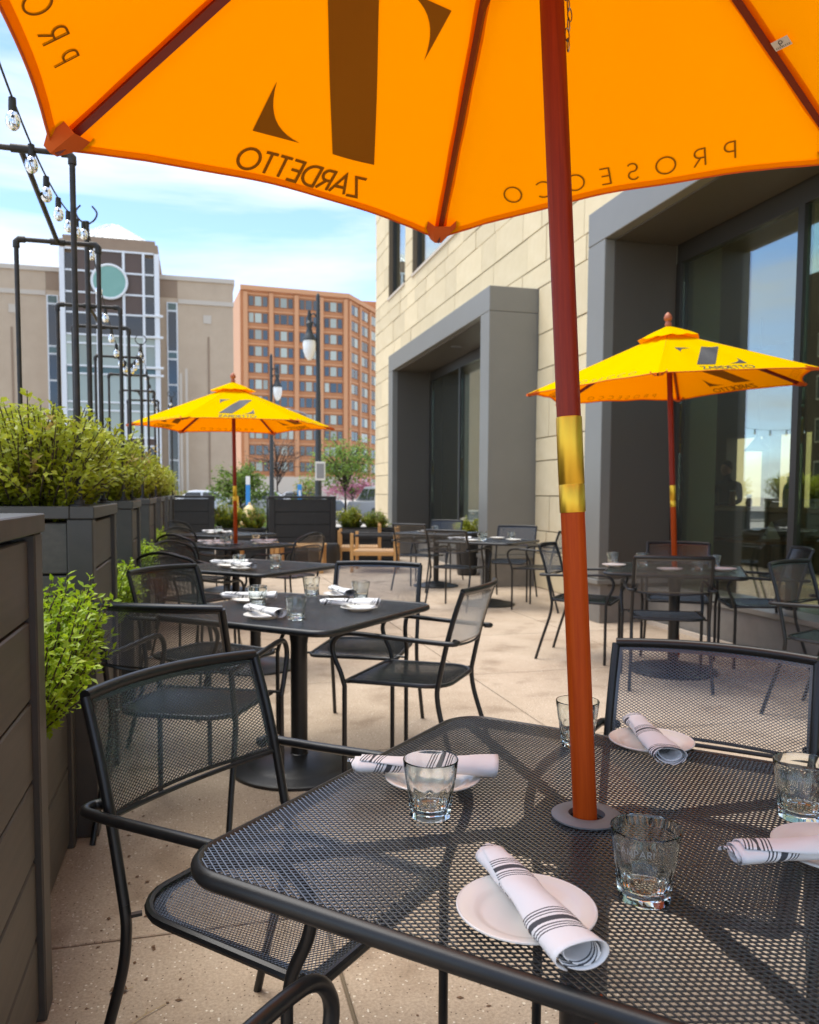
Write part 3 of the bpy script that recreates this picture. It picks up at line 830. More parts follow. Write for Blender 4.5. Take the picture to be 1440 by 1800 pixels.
# orange brick office block
def brick_face(root, P, e, nb, nr, s0, bay, z0, paired):
    n_ = Vector((e.y, -e.x, 0))
    def box(s_a, s_b, o_a, o_b, za, zb, name, m, parent):
        vs = []
        for z in (za, zb):
            for o in (o_a, o_b):
                for s_ in (s_a, s_b):
                    p = P + e * s_ + n_ * o
                    vs.append((p.x - root.location.x, p.y - root.location.y, z))
        return B().add(vs, [(0, 2, 3, 1), (4, 5, 7, 6), (0, 1, 5, 4), (2, 6, 7, 3), (0, 4, 6, 2), (1, 3, 7, 5)]).build(name, m, parent, smooth=False)
    rr = random.Random(nb)
    for i in range(nb + 1):
        s = s0 + i * bay - (bay - 3.86) / 2
        box(s - 0.42, s + 0.42, 0.02, 0.5, 0, 41.7, 'pilaster', 'brick_trim', root)
    for j in range(nr):
        zt = z0 - j * 3.33
        box(s0 - 0.6, s0 + nb * bay - 0.7, 0.02, 0.22, zt + 0.25, zt + 0.55, 'spandrel_band', 'brick_trim', root)
        for i in range(nb):
            a = s0 + i * bay
            w = box(a, a + 3.86, 0.02, 0.10, zt - 2.05, zt, 'window', 'far_frame', root)
            if paired: cols = ((0.15, 1.82), (2.04, 3.71))
            else: cols = ((0.08, 0.98), (1.30, 2.56), (2.88, 3.78))
            for q, (u, v) in enumerate(cols):
                mm = 'blind_glass' if (q == 1 and rr.random() < 0.62) or rr.random() < 0.12 else 'far_glass'
                box(a + u, a + v, 0.11, 0.15, zt - 1.95, zt - 0.1, 'pane', mm, w)
PA, PB, PC = Vector((9.04, 168.62, 0)), Vector((31.09, 170.06, 0)), Vector((50.0, 197.9, 0))
bb = tag(empty('brick_office_block', (20, 175, 0)), 'tall orange brick office block with rows of triple windows beyond the street', 'building')
e1 = (PB - PA).normalized(); e2 = (PC - PB).normalized()
base = [PA, PB, PC, PC + Vector((0, 40, 0)), PA + Vector((-2.6, 40, 0))]
vv = [(p.x - 20, p.y - 175, z) for z in (-0.1, 42.0) for p in base]
bwall = B().add(vv, [(0, 1, 6, 5), (1, 2, 7, 6), (2, 3, 8, 7), (3, 4, 9, 8), (5, 6, 7, 8, 9)]).build('wall', 'brick_orange', bb, smooth=False)
B().add([vv[4], vv[0], vv[5], vv[9]], [(0, 1, 2, 3)]).build('side_wall', 'brick_side_lit', bb, (-0.02, 0, 0), smooth=False)
ring = [p.x for p in base]
co = []
for q in range(3):
    p = base[q]
    nn = Vector((e1.y, -e1.x, 0)) if q == 0 else (Vector((e1.y, -e1.x, 0)) + Vector((e2.y, -e2.x, 0))).normalized() if q == 1 else Vector((e2.y, -e2.x, 0))
    co.append(p + nn * 0.75)
for a, c in ((0, 1), (1, 2)):
    pts = [co[a], co[c], base[c], base[a]]
    B().add([(p.x - 20, p.y - 175, z) for z in (42.002, 42.9) for p in pts], [(0, 3, 2, 1), (4, 5, 6, 7), (0, 1, 5, 4), (1, 2, 6, 5), (2, 3, 7, 6), (3, 0, 4, 7)]).build('cornice', 'brick_trim', bb, smooth=False)
brick_face(bb, PA, e1, 4, 12, 1.65, 5.19, 41.0, False)
brick_face(bb, PB, e2, 4, 12, 1.74, 5.60, 41.2, True)
B().box(34 - 20, 44 - 20, 190 - 175, 200 - 175, 42.0, 46.5).build('penthouse', 'brick_orange', bb, smooth=False)
B().box(PA.x - 22, PB.x - 18.5, -7.4, -5.6, -0.1, 4.6).build('stone_base', 'tan_stone', bb, smooth=False)

# dark tower left of the view, seen only in the window reflections
rt = tag(empty('reflected_tower', (-41.5, 44, 0)), 'dark brick tower block mirrored in the nearer restaurant window', 'building')
B().box(-8, 8, -6, 6, -0.1, 17).build('lower_block', 'brown_brick', rt, smooth=False)
B().box(-8, 3, -5.5, 5.5, 17, 21.5).build('upper_block', 'brown_brick', rt, smooth=False)
for j in range(5):
    for i in range(6):
        w = B().box(-7.2 + i * 2.5, -6.0 + i * 2.5, -6.1, -6.001, 2 + j * 3, 3.7 + j * 3).build('window', 'tan_stone', rt, smooth=False)
        B().box(-7.1 + i * 2.5, -6.1 + i * 2.5, -6.14, -6.101, 2.1 + j * 3, 3.6 + j * 3).build('pane', 'far_glass', w, smooth=False)
    for i in range(4):
        w = B().box(8.001, 8.1, -5.2 + i * 2.8, -4.0 + i * 2.8, 2 + j * 3, 3.7 + j * 3).build('window', 'tan_stone', rt, smooth=False)
        B().box(8.101, 8.14, -5.1 + i * 2.8, -4.1 + i * 2.8, 2.1 + j * 3, 3.6 + j * 3).build('pane', 'far_glass', w, smooth=False)

# ================================================================== PLANTS
def leaf(b, p, d, up, ln, wd, m):
    """folded leaf blade of four triangles-worth of faces"""
    d = d.normalized(); s = d.cross(up)
    s = s.normalized() if s.length > 1e-4 else d.orthogonal().normalized()
    n = s.cross(d)
    mid = p + d * ln * 0.5
    b.add([p, mid + s * wd / 2 + n * wd * 0.18, p + d * ln, mid - s * wd / 2 + n * wd * 0.18, mid], [(0, 1, 4), (1, 2, 4), (2, 3, 4), (3, 0, 4)], m)
def shrub_mesh(seed, hx, hy, h, twigs, per, ll, mats, spread=0.35, up=1.0, yellow=0.0):
    rr = random.Random(seed); b = B(); st = B()
    for i in range(twigs):
        x, y = rr.uniform(-hx, hx), rr.uniform(-hy, hy)
        dome = 1 - 0.35 * ((x / hx) ** 2 + (y / hy) ** 2) / 2
        hh = h * rr.uniform(0.45, 1.0) * dome * (1.22 if rr.random() < 0.06 else 1.0)
        tip = Vector((x * (1 + spread) + rr.gauss(0, spread * 0.10), y * (1 + spread) + rr.gauss(0, spread * 0.10), hh * up))
        p0 = Vector((x * 0.5, y * 0.5, 0)); p1 = Vector((x * 0.9, y * 0.9, hh * 0.45))
        pts = crom([p0, p1, tip], 5)
        st.tube([p for p in pts], [0.0035 * (1 - 0.8 * q / len(pts)) + 0.0008 for q in range(len(pts))], 4)
        yel = rr.random() < yellow
        for q in range(per):
            t = (q + rr.random()) / per
            t = 0.12 + 0.88 * t
            f = t * (len(pts) - 1); ii = min(int(f), len(pts) - 2)
            p = pts[ii].lerp(pts[ii + 1], f - ii)
            ax = (pts[ii + 1] - pts[ii]).normalized()
            a = q * 2.4 + rr.uniform(-0.4, 0.4)
            o = ax.orthogonal().normalized(); o2 = ax.cross(o)
            dr = o * math.cos(a) + o2 * math.sin(a) + ax * rr.uniform(0.3, 1.0)
            p = p + Vector((rr.gauss(0, 0.008), rr.gauss(0, 0.008), rr.gauss(0, 0.006)))
            m = mats[2] if yel and t > 0.55 else (mats[1] if (t > 0.72 and rr.random() < 0.65) or rr.random() < 0.12 else mats[0])
            leaf(b, p, dr, Vector((rr.gauss(0, 0.5), rr.gauss(0, 0.5), 1)), ll * rr.uniform(0.7, 1.25), ll * rr.uniform(0.45, 0.65), m)
    return b.mesh('foliage', smooth=False), st.mesh('stems', 'bark')
def shrub(name, meshes, loc, rz, label, cat, group=None, sz=1.0):
    o = empty(name, loc, rz); o.scale = (1, 1, sz)
    tag(o, label, cat, group)
    stuff(link('foliage', meshes[0], o)); link('stems', meshes[1], o)
    return o
BOX = [shrub_mesh(s, 0.20, 0.40, 0.52, 440, 38, 0.036, ('leaf_box', 'leaf_tip', 'leaf_yellow'), yellow=0.035) for s in (1, 2, 3)]
LOW = [shrub_mesh(s, 0.16, 0.32, 0.44, 420, 40, 0.027, ('leaf_bright', 'leaf_bright', 'leaf_tip'), spread=0.30) for s in (5, 6)]
FARB = [shrub_mesh(8, 0.19, 0.15, 0.52, 120, 36, 0.045, ('leaf_tree', 'leaf_box', 'leaf_yellow'), yellow=0.03), shrub_mesh(9, 0.17, 0.15, 0.46, 110, 36, 0.045, ('leaf_box', 'leaf_tree', 'leaf_yellow'), yellow=0.12)]

# ================================================================== PLANTERS along the left
XP, PD, PH = -0.352, 0.50, 1.19       # terrace face, depth, height
def planter(name, w, d, h, label, group, loc, rz=0, nb=None, post=0.085, capm='planter_post', bm_='planter_board', pm_='planter_post'):
    """box planter: corner posts, separate horizontal boards on the four sides, rim, liner and soil. local: x across (0..w), y along (0..d)"""
    t = tag(empty(name, loc, rz), label, 'planter', group)
    for x in (0, w - post):
        for y in (0, d - post):
            B().box(x, x + post, y, y + post, 0.0, h - 0.045, ch=0.004).build('corner_post', pm_, t, smooth=False)
    nb = nb or max(2, round((h - 0.06) / 0.2))
    bh = (h - 0.055 - 0.02) / nb
    for i in range(nb):
        z0, z1 = 0.02 + i * bh + 0.0035, 0.02 + (i + 1) * bh - 0.0035
        for x0, x1 in ((0.016, 0.036), (w - 0.036, w - 0.016)):
            B().box(x0, x1, post + 0.001, d - post - 0.001, z0, z1, ch=0.004).build('board', bm_, t, smooth=False)
        for y0, y1 in ((0.016, 0.036), (d - 0.036, d - 0.016)):
            B().box(post + 0.001, w - post - 0.001, y0, y1, z0, z1, ch=0.004).build('board', bm_, t, smooth=False)
    B().box(0.042, w - 0.042, 0.042, d - 0.042, 0.03, h - 0.13).build('liner', 'planter_dark', t, smooth=False)
    B().box(0.05, w - 0.05, 0.05, d - 0.05, h - 0.128, h - 0.06).build('soil', 'soil', t, smooth=False)
    rim = B()
    o = 0.006
    rim.box(-o, 0.075, -o, d + o, h - 0.044, h, ch=0.003).box(w - 0.075, w + o, -o, d + o, h - 0.044, h, ch=0.003)
    rim.box(0.0755, w - 0.0755, -o, 0.075, h - 0.044, h, ch=0.003).box(0.0755, w - 0.0755, d - 0.075, d + o, h - 0.044, h, ch=0.003)
    rim.build('rim', capm, t, smooth=False)
    return t
spans = [(1.02, 2.06), (3.03, 3.90), (4.85, 5.55), (6.60, 7.70), (8.75, 9.75), (10.8, 11.8), (12.8, 13.8)]
names = ['nearest tall slatted planter at the left edge of the picture', 'second tall slatted planter from the camera with boxwood', 'third tall slatted planter from the camera with boxwood',
         'fourth tall slatted planter from the camera along the left', 'fifth tall slatted planter from the camera along the left', 'sixth tall slatted planter from the camera along the left', 'seventh and farthest tall slatted planter of the left row']
for i, (a, c) in enumerate(spans):
    planter('tall_planter', PD, c - a, PH, 'dark ' + names[i], 'tall planters in the left row', (XP - PD, a, 0))
    if i:
        shrub('boxwood_shrub', BOX[i % 3], (XP - PD / 2, (a + c) / 2, PH - 0.07), PI * (i % 2),
              'leafy green boxwood shrub filling the ' + ['', 'second', 'third', 'fourth', 'fifth', 'sixth', 'seventh'][i] + ' tall planter of the row', 'shrub', 'boxwood shrubs in the tall planters', 0.92 if i == 1 else 1.0)
for i in range(6):
    a, c = spans[i][1] + 0.012, spans[i + 1][0] - 0.012
    planter('low_trough', PD - 0.07, c - a, 0.615, 'low grey planter trough between the ' + ['first and second', 'second and third', 'third and fourth', 'fourth and fifth', 'fifth and sixth', 'sixth and seventh'][i] + ' tall planters',
            'low troughs in the left row', (XP - PD, a, 0), nb=2, post=0.07, capm='planter_cap')
    if i < 4:
        o = shrub('boxwood_shrub', LOW[i % 2], (XP - PD / 2 + 0.10, (a + c) / 2 - 0.04, 0.56), PI * (i % 2),
              'bright green bushy shrub growing in the trough between the ' + ['first and second', 'second and third', 'third and fourth', 'fourth and fifth'][i] + ' tall planters', 'shrub', 'bright shrubs in the low troughs', 1.02 if i == 0 else 0.8)

# ---------------------------------------------------------------- black iron pipe frames on the planters
def pipe_frame(y, label, ztop=2.17, link_to=None, x1=-0.402, wx=0.33, zfar=None):
    t = tag(empty('pipe_frame', (x1, y, PH)), label, 'pipe frame', 'black pipe frames on the planters')
    r = 0.0100; h = ztop - PH
    def elbow(x, s):
        return [(x, 0, h - 0.035), (x, 0, h - 0.012), (x + s * 0.012, 0, h), (x + s * 0.035, 0, h)]
    B().tube([(0, 0, 0), (0, 0, h - 0.02)], r, 10).build('upright', 'pipe', t)
    B().tube([(-wx, 0, 0), (-wx, 0, h - 0.02)], r, 10).build('upright', 'pipe', t)
    B().tube([(-0.02, 0, h), (-wx + 0.02, 0, h)], r, 10).build('crossbar', 'pipe', t)
    B().tube(elbow(0, -1), r * 1.45, 10).build('elbow', 'pipe', t)
    B().tube(elbow(-wx, 1), r * 1.45, 10).build('elbow', 'pipe', t)
    for x in (0, -wx):
        B().lathe([(0.034, 0), (0.034, 0.006), (0.018, 0.008), (0.018, 0.022), (r, 0.023)], 16).build('flange', 'pipe', t, (x, 0, 0))
    if link_to:
        L = link_to - y
        B().tube([(-wx / 2, 0.01, h), (-wx / 2, L - 0.01, zfar - PH)], r, 10).build('connecting_bar', 'pipe', t)
        B().tube([(-wx / 2 - 0.03, 0, h), (-wx / 2 + 0.03, 0, h)], r * 1.45, 10).build('tee', 'pipe', t)
        B().tube([(-wx / 2 - 0.03, L, zfar - PH), (-wx / 2 + 0.03, L, zfar - PH)], r * 1.45, 10).build('tee', 'pipe', t)
    return t
ords = ['second', 'third', 'fourth', 'fifth', 'sixth', 'seventh']
for i, (a, c) in enumerate(spans[1:5]):
    y0, y1 = a + 0.06, c - 0.05
    pipe_frame(y0, 'black pipe arch on the near end of the %s tall planter' % ords[i], link_to=y1, ztop=2.41 if i == 0 else 2.28, zfar=2.32 if i == 0 else 2.28)
    pipe_frame(y1, 'black pipe arch on the far end of the %s tall planter' % ords[i], ztop=2.32 if i == 0 else 2.28)

# ---------------------------------------------------------------- string lights and their poles
LP = [(-0.57, 4.9, 2.74), (-0.54, 9.0, 2.79), (-0.36, 13.5, 2.76)]
for (x, y, z), lab in zip(LP, ('nearest thin dark pole holding the bulb string, hooks on top', 'middle thin dark pole holding the bulb string, above the shrubs', 'farthest thin dark pole holding the bulb string, behind the yellow parasol')):
    t = tag(empty('light_pole', (x, y, 0)), lab, 'pole', 'string light poles')
    B().tube([(0, 0, 0.0), (0, 0, z)], 0.014, 10).build('pole', 'pipe', t)
    for s in (-1, 1):
        B().tube(crom([(0, 0, z - 0.02), (s * 0.04, 0, z + 0.01), (s * 0.055, 0, z + 0.05), (s * 0.03, 0, z + 0.085)], 5), 0.005, 6).build('hook', 'pipe', t)
    B().lathe([(0.10, 0.0), (0.10, 0.01), (0.02, 0.012)], 16).build('foot', 'pipe', t)
sock = B().lathe([(0.0, 0.005), (0.011, 0.0), (0.012, -0.035), (0.010, -0.045)], 10).mesh('socket', 'wire')
bulb = B().lathe([(0.009, -0.042), (0.012, -0.05), (0.022, -0.062), (0.027, -0.082), (0.023, -0.102), (0.012, -0.114), (0.0, -0.117)], 16).mesh('bulb', 'bulb_glass', ang=80)
fil = B().tube(crom([(-0.006, 0, -0.05), (-0.008, 0, -0.085), (0, 0, -0.092), (0.008, 0, -0.085), (0.006, 0, -0.05)], 4), 0.0012, 4).mesh('filament', 'filament')
def string(p, q, sag, n, label, skip=0.0):
    t = tag(empty('light_string', p), label, 'string lights', 'globe bulb strings')
    P, Q = Vector(p), Vector(q)
    pts = []
    for i in range(41):
        s = i / 40
        v = P.lerp(Q, s); v.z -= sag * 4 * s * (1 - s)
        pts.append(v - P)
    B().tube(pts, 0.0035, 5).build('cable', 'wire', t)
    for i in range(n):
        s = skip + (1 - skip) * (i + 0.5) / n
        v = P.lerp(Q, s); v.z -= sag * 4 * s * (1 - s); v = v - P
        link('socket', sock, t, v)
        link('bulb', bulb, t, v).scale = (0.82,) * 3; link('filament', fil, t, v).scale = (0.82,) * 3
string((-0.50, 1.6, 2.60), LP[0], 0.24, 10, 'bulb string sagging from the upper left to the nearest pole')
string(LP[0], LP[1], 0.45, 12, 'bulb string sagging between the nearest and the middle pole')
string(LP[1], LP[2], 0.45, 12, 'bulb string sagging between the middle and the farthest pole')

# ================================================================== FURNITURE
def make_chair():
    t = empty('mesh_armchair')
    r = 0.0106
    def back_y(z): return -0.205 - 0.10 * max(0, (z - 0.45)) / 0.40 * (0.55 + 0.45 * max(0, z - 0.45) / 0.4)
    for s in (-1, 1):
        x = 0.238 * s
        B().tube(crom([(x * 1.06, -0.315, 0), (x * 1.03, -0.268, 0.16), (x, -0.215, 0.33), (x, -0.200, 0.42), (x, -0.205, 0.47)], 5), r, 10).build('leg', 'black_metal', t)
        B().tube(crom([(x, -0.205, 0.47)] + [(x, back_y(z), z) for z in (0.55, 0.65, 0.75, 0.85)], 4), r, 10).build('back_post', 'black_metal', t)
        xa = 0.268 * s
        B().tube([(xa * 0.985, 0.205, 0), (xa * 0.98, 0.205, 0.43)], r, 10).build('leg', 'black_metal', t)
        B().tube(crom([(xa * 0.98, 0.205, 0.43), (xa, 0.222, 0.49), (xa, 0.252, 0.555), (xa, 0.258, 0.605), (xa, 0.228, 0.645), (xa, 0.165, 0.657), (xa, 0.02, 0.652), (xa, -0.14, 0.645), (xa, -0.235, 0.642),
                       (xa * 0.985, -0.278, 0.642), (x * 0.99, -0.285, 0.643), (x * 0.93, -0.265, 0.645)], 5), r, 10).build('armrest', 'black_metal', t)
        B().tube([(x, -0.2, 0.448), (x * 0.90, -0.185, 0.448)], 0.006, 6).build('seat_bracket', 'black_metal', t)
        B().tube([(xa * 0.98, 0.205, 0.445), (x * 0.9, 0.2, 0.448)], 0.006, 6).build('seat_bracket', 'black_metal', t)
    # seat
    out = rrect(0.222, 0.225, (0.03, 0.03, 0.11, 0.11), 6)
    def dish(x, y): return 0.450 - 0.010 * max(0, 1 - (x / 0.2) ** 2) * max(0, 1 - (y / 0.2) ** 2) - (0.012 * max(0, (y - 0.12) / 0.1) ** 2)
    sf = B().tube([(x, y, dish(x, y)) for x, y in out], 0.0095, 8, closed=True).build('seat', 'black_metal', t)
    inn = rrect(0.218, 0.221, (0.028, 0.028, 0.108, 0.108), 6)
    b = B(); lattice(b, inn, 0.0060, 0.0016, 0.0013, R(32), 0.0, 0.06, lambda x, y, o: (x, y, dish(x, y) + o))
    stuff(b.build('seat_mesh', 'black_mesh', sf, smooth=False))
    # flat border band of the seat
    bd = B(); i2 = rrect(0.196, 0.199, (0.02, 0.02, 0.095, 0.095), 6)
    n = len(inn); vs = [(x, y, dish(x, y) - 0.0008) for x, y in inn] + [(x, y, dish(x, y) - 0.0008) for x, y in i2]
    bd.add(vs, [(i, (i + 1) % n, n + (i + 1) % n, n + i) for i in range(n)]).build('seat_border', 'black_mesh', sf)
    # back
    zb = 0.628
    def bow(x, z): return back_y(z) - 0.042 * (1 - (x / 0.238) ** 2)
    xs = [-0.238 + 0.476 * i / 16 for i in range(17)]
    tr = B().tube([(x, bow(x, 0.85), 0.852 + 0.004 * (1 - (x / 0.238) ** 2)) for x in xs], 0.012, 10).build('top_rail', 'black_metal', t)
    B().tube([(x, bow(x, zb), zb - 0.012 * (1 - (x / 0.238) ** 2)) for x in xs], 0.0055, 8).build('bottom_rail', 'black_metal', t)
    poly = [(0.230, zb - 0.69), (0.230, 0.846 - 0.69), (-0.230, 0.846 - 0.69), (-0.230, zb - 0.69)]
    b = B(); lattice(b, poly, 0.0060, 0.0016, 0.0013, R(32), 0.0, 0.045, lambda x, z, o: (x, bow(x, z + 0.69) - o, z + 0.69))
    stuff(b.build('back_mesh', 'black_mesh', t, smooth=False))
    bd = B()
    for za, zc in ((0.834, 0.846), (zb - 0.002, zb + 0.006)):
        vs = [(x, bow(x, za) - 0.0016, za) for x in xs] + [(x, bow(x, zc) - 0.0016, zc) for x in xs]
        bd.add(vs, [(i, i + 1, 18 + i, 17 + i) for i in range(16)])
    for s in (-1, 1):
        zz = [zb + (0.845 - zb) * i / 8 for i in range(9)]
        vs = [(0.231 * s, bow(0.231, z) - 0.0016, z) for z in zz] + [(0.221 * s, bow(0.221, z) - 0.0016, z) for z in zz]
        bd.add(vs, [(i, i + 1, 10 + i, 9 + i) for i in range(8)])
    bd.build('back_border', 'black_mesh', t)
    return t
CH = Proto(make_chair())
def chair(back_x, back_y, rail_deg, label, flip=False, proto=None, group='black mesh armchairs on the terrace'):
    """placed by the middle of its top rail on plan; rail_deg = direction of the rail, the chair faces rail+90"""
    o = (proto or CH).get()
    th = R(rail_deg) + (PI if flip else 0)
    f = Vector((-math.sin(th), math.cos(th), 0))
    o.location = Vector((back_x, back_y, 0)) + f * 0.33
    o.rotation_euler = (0, 0, th)
    return tag(o, label, 'chair', group)
chair(-0.056, 1.809, 44.4, 'black mesh armchair in front left, its see-through back turned to the camera', True)
chair(1.257, 1.754, -43.5, 'black mesh armchair across the nearest table behind the umbrella pole', True)
chair(-0.07, 0.36, -45, 'black armchair at the bottom edge of the picture, only its curved arm in view')
chair(-0.145, 2.841, -25.3, 'black mesh armchair at the near left of the second table')
chair(1.184, 3.216, 53.8, 'black mesh armchair standing clear at the right of the second table, seen from the side')
chair(0.98, 4.363, -26, 'black mesh armchair at the far right side of the second table', True)
chair(-0.181, 4.285, 48.9, 'black mesh armchair at the far left of the second table beside the planters', True)
chair(2.86, 4.40, -25, 'black mesh armchair with its back to the camera at the right parasol table')
chair(2.62, 5.80, 50, 'black mesh armchair left of the right parasol table behind the umbrella pole', True)
chair(3.80, 5.80, -32, 'black mesh armchair behind the right parasol table against the window', True)
chair(4.30, 4.95, 66, 'black mesh armchair right of the parasol table, facing left before the window')
chair(3.32, 3.98, 24, 'black mesh armchair cut by the right edge, facing away from the parasol table', True)
chair(2.53, 8.12, -45, 'black mesh armchair at the near left of the table by the farther window')
chair(3.84, 7.88, 45, 'black mesh armchair at the near right of the table by the farther window')
chair(3.80, 9.20, -38, 'black mesh armchair behind the farther window table, against the portal', True)
chair(2.58, 9.85, -45, 'black mesh armchair at the far table under the portal, near left side')
chair(3.55, 11.25, -40, 'black mesh armchair behind the far table under the portal', True)

def make_barrel():
    """wrought-iron chair with a rounded hoop back"""
    t = empty('hoop_back_chair'); r = 0.009
    for s in (-1, 1):
        B().tube(crom([(0.23 * s, -0.27, 0), (0.21 * s, -0.22, 0.22), (0.21 * s, -0.2, 0.44)], 5), r, 8).build('leg', 'black_metal', t)
        B().tube(crom([(0.22 * s, 0.2, 0), (0.21 * s, 0.2, 0.44)], 3), r, 8).build('leg', 'black_metal', t)
        B().tube(crom([(0.215 * s, 0.2, 0.44), (0.26 * s, 0.24, 0.56), (0.27 * s, 0.18, 0.65), (0.275 * s, 0.0, 0.66), (0.26 * s, -0.16, 0.68), (0.235 * s, -0.25, 0.70)], 6), r, 8).build('armrest', 'black_metal', t)
    hoop = crom([(-0.21, -0.2, 0.44), (-0.235, -0.24, 0.66), (-0.21, -0.28, 0.80), (-0.11, -0.32, 0.85), (0, -0.33, 0.865), (0.11, -0.32, 0.85), (0.21, -0.28, 0.80), (0.235, -0.24, 0.66), (0.21, -0.2, 0.44)], 6)
    B().tube(hoop, r * 1.15, 8).build('hoop', 'black_metal', t)
    B().tube(crom([(-0.225, -0.235, 0.70), (-0.1, -0.295, 0.745), (0.1, -0.295, 0.745), (0.225, -0.235, 0.70)], 6), r * 0.8, 8).build('back_rail', 'black_metal', t)
    out = rrect(0.21, 0.21, 0.09, 6)
    sf = B().tube([(x, y, 0.447) for x, y in out], 0.009, 8, closed=True).build('seat', 'black_metal', t)
    b = B(); lattice(b, rrect(0.206, 0.206, 0.088, 6), 0.0085, 0.003, 0.0014, R(32), 0, None, lambda x, y, o: (x, y, 0.446 + o))
    stuff(b.build('seat_mesh', 'black_mesh', sf, smooth=False))
    poly = [(0.20, -0.10), (0.215, 0.08), (0.10, 0.155), (-0.10, 0.155), (-0.215, 0.08), (-0.20, -0.10)]
    b = B(); lattice(b, poly, 0.0085, 0.0028, 0.0014, R(32), 0, 0.05, lambda x, z, o: (x, -0.245 - 0.3 * max(0, z) - 0.055 * (1 - (x / 0.23) ** 2) - o, z + 0.69))
    stuff(b.build('back_mesh', 'black_mesh', t, smooth=False))
    return t
HB = Proto(make_barrel())
hg = 'hoop backed iron chairs'
chair(-0.215, 5.22, -31.8, 'hoop backed iron chair at the near left of the third table, beside the planters', False, HB, hg)
chair(-0.22, 6.50, 45, 'hoop backed iron chair at the far left of the third table, beside the planters', True, HB, hg)
chair(-0.216, 7.45, -40.8, 'hoop backed iron chair at the near left of the left parasol table', False, HB, hg)
chair(-0.22, 9.10, 40, 'hoop backed iron chair at the far left of the left parasol table', True, HB, hg)
chair(1.08, 7.58, 45, 'hoop backed iron chair at the right of the left parasol table', False, HB, hg)
chair(-0.28, 11.1, 45, 'hoop backed iron chair at the last table of the left row', True, HB, hg)

def make_table(ring):
    t = empty('bistro_table'); S, ZT_ = 0.46, 0.725
    out = rrect(S - 0.012, S - 0.012, 0.075, 8)
    B().tube([(x, y, ZT_ - 0.0135) for x, y in out], 0.0115, 10, closed=True, sz=1.2).build('rim', 'black_metal', t)
    b = B(); lattice(b, rrect(S - 0.016, S - 0.016, 0.07, 8), 0.0082, 0.0024, 0.0016, R(32), R(90))
    top = stuff(b.build('table_top', 'table_mesh', t, (0, 0, ZT_ - 0.004), smooth=False))
    br = B()
    for a in (45, 135):
        d = Vector((math.cos(R(a)), math.sin(R(a)), 0)); n = Vector((-d.y, d.x, 0)) * 0.008
        L = 0.585
        vs = []
        for z in (ZT_ - 0.019, ZT_ - 0.007):
            for q in (-L, L):
                for s in (-1, 1): vs.append(d * q + n * s + Vector((0, 0, z + (0.0005 if a == 45 else 0))))
        br.add(vs, [(0, 1, 3, 2), (4, 6, 7, 5), (0, 4, 5, 1), (2, 3, 7, 6), (0, 2, 6, 4), (1, 5, 7, 3)])
    br.build('top_brace', 'black_metal', t, smooth=False)
    B().box(-0.11, 0.11, -0.11, 0.11, ZT_ - 0.040, ZT_ - 0.020, ch=0.004).build('mounting_plate', 'black_metal', t, smooth=False)
    B().lathe([(0.046, ZT_ - 0.063), (0.046, ZT_ - 0.10), (0.038, ZT_ - 0.16), (0.038, 0.07), (0.044, 0.065), (0.044, 0.03)], 24).build('column', 'black_metal', t)
    B().lathe([(0.305, 0.0), (0.305, 0.012), (0.298, 0.018), (0.235, 0.022), (0.225, 0.030), (0.15, 0.05), (0.06, 0.066), (0.0, 0.068)], 48).build('base', 'black_metal', t)
    if ring:
        B().lathe([(0.027, -0.006), (0.029, 0.0035), (0.036, 0.0045), (0.052, 0.004), (0.056, 0.0015), (0.056, -0.001)], 40, cap=False).build('umbrella_ring', 'ring_grey', t, (0, 0, ZT_ + 0.002))
    return t
TB, TBR = Proto(make_table(False)), Proto(make_table(True))
TG = 'square mesh bistro tables'
def table(x, y, deg, label, ring=False):
    o = (TBR if ring else TB).get(); o.location = (x, y, 0); o.rotation_euler = (0, 0, R(deg)); return tag(o, label, 'table', TG)
T1, T2, T3, T4, T5 = (0.60, 1.15), (0.44, 3.60), (0.40, 5.80), (0.38, 8.31), (0.38, 10.46)
T8, T6, T7 = (3.25, 4.99), (3.17, 8.53), (3.12, 10.4)
table(*T1, 45, 'black mesh table nearest the camera with the big umbrella pole through it', True)
table(*T2, 47, 'second black mesh table in the left row with rolled napkins and glasses')
table(*T3, 45, 'third black mesh table in the left row')
table(*T4, 40, 'black mesh table under the left yellow parasol', True)
table(*T5, 45, 'last black mesh table of the left row, by the far planters')
table(*T6, 45, 'black mesh table before the farther window with plates and glasses')
table(*T7, 45, 'small far table under the farther portal with white napkins')
table(*T8, -34, 'black mesh table under the right yellow parasol', True)

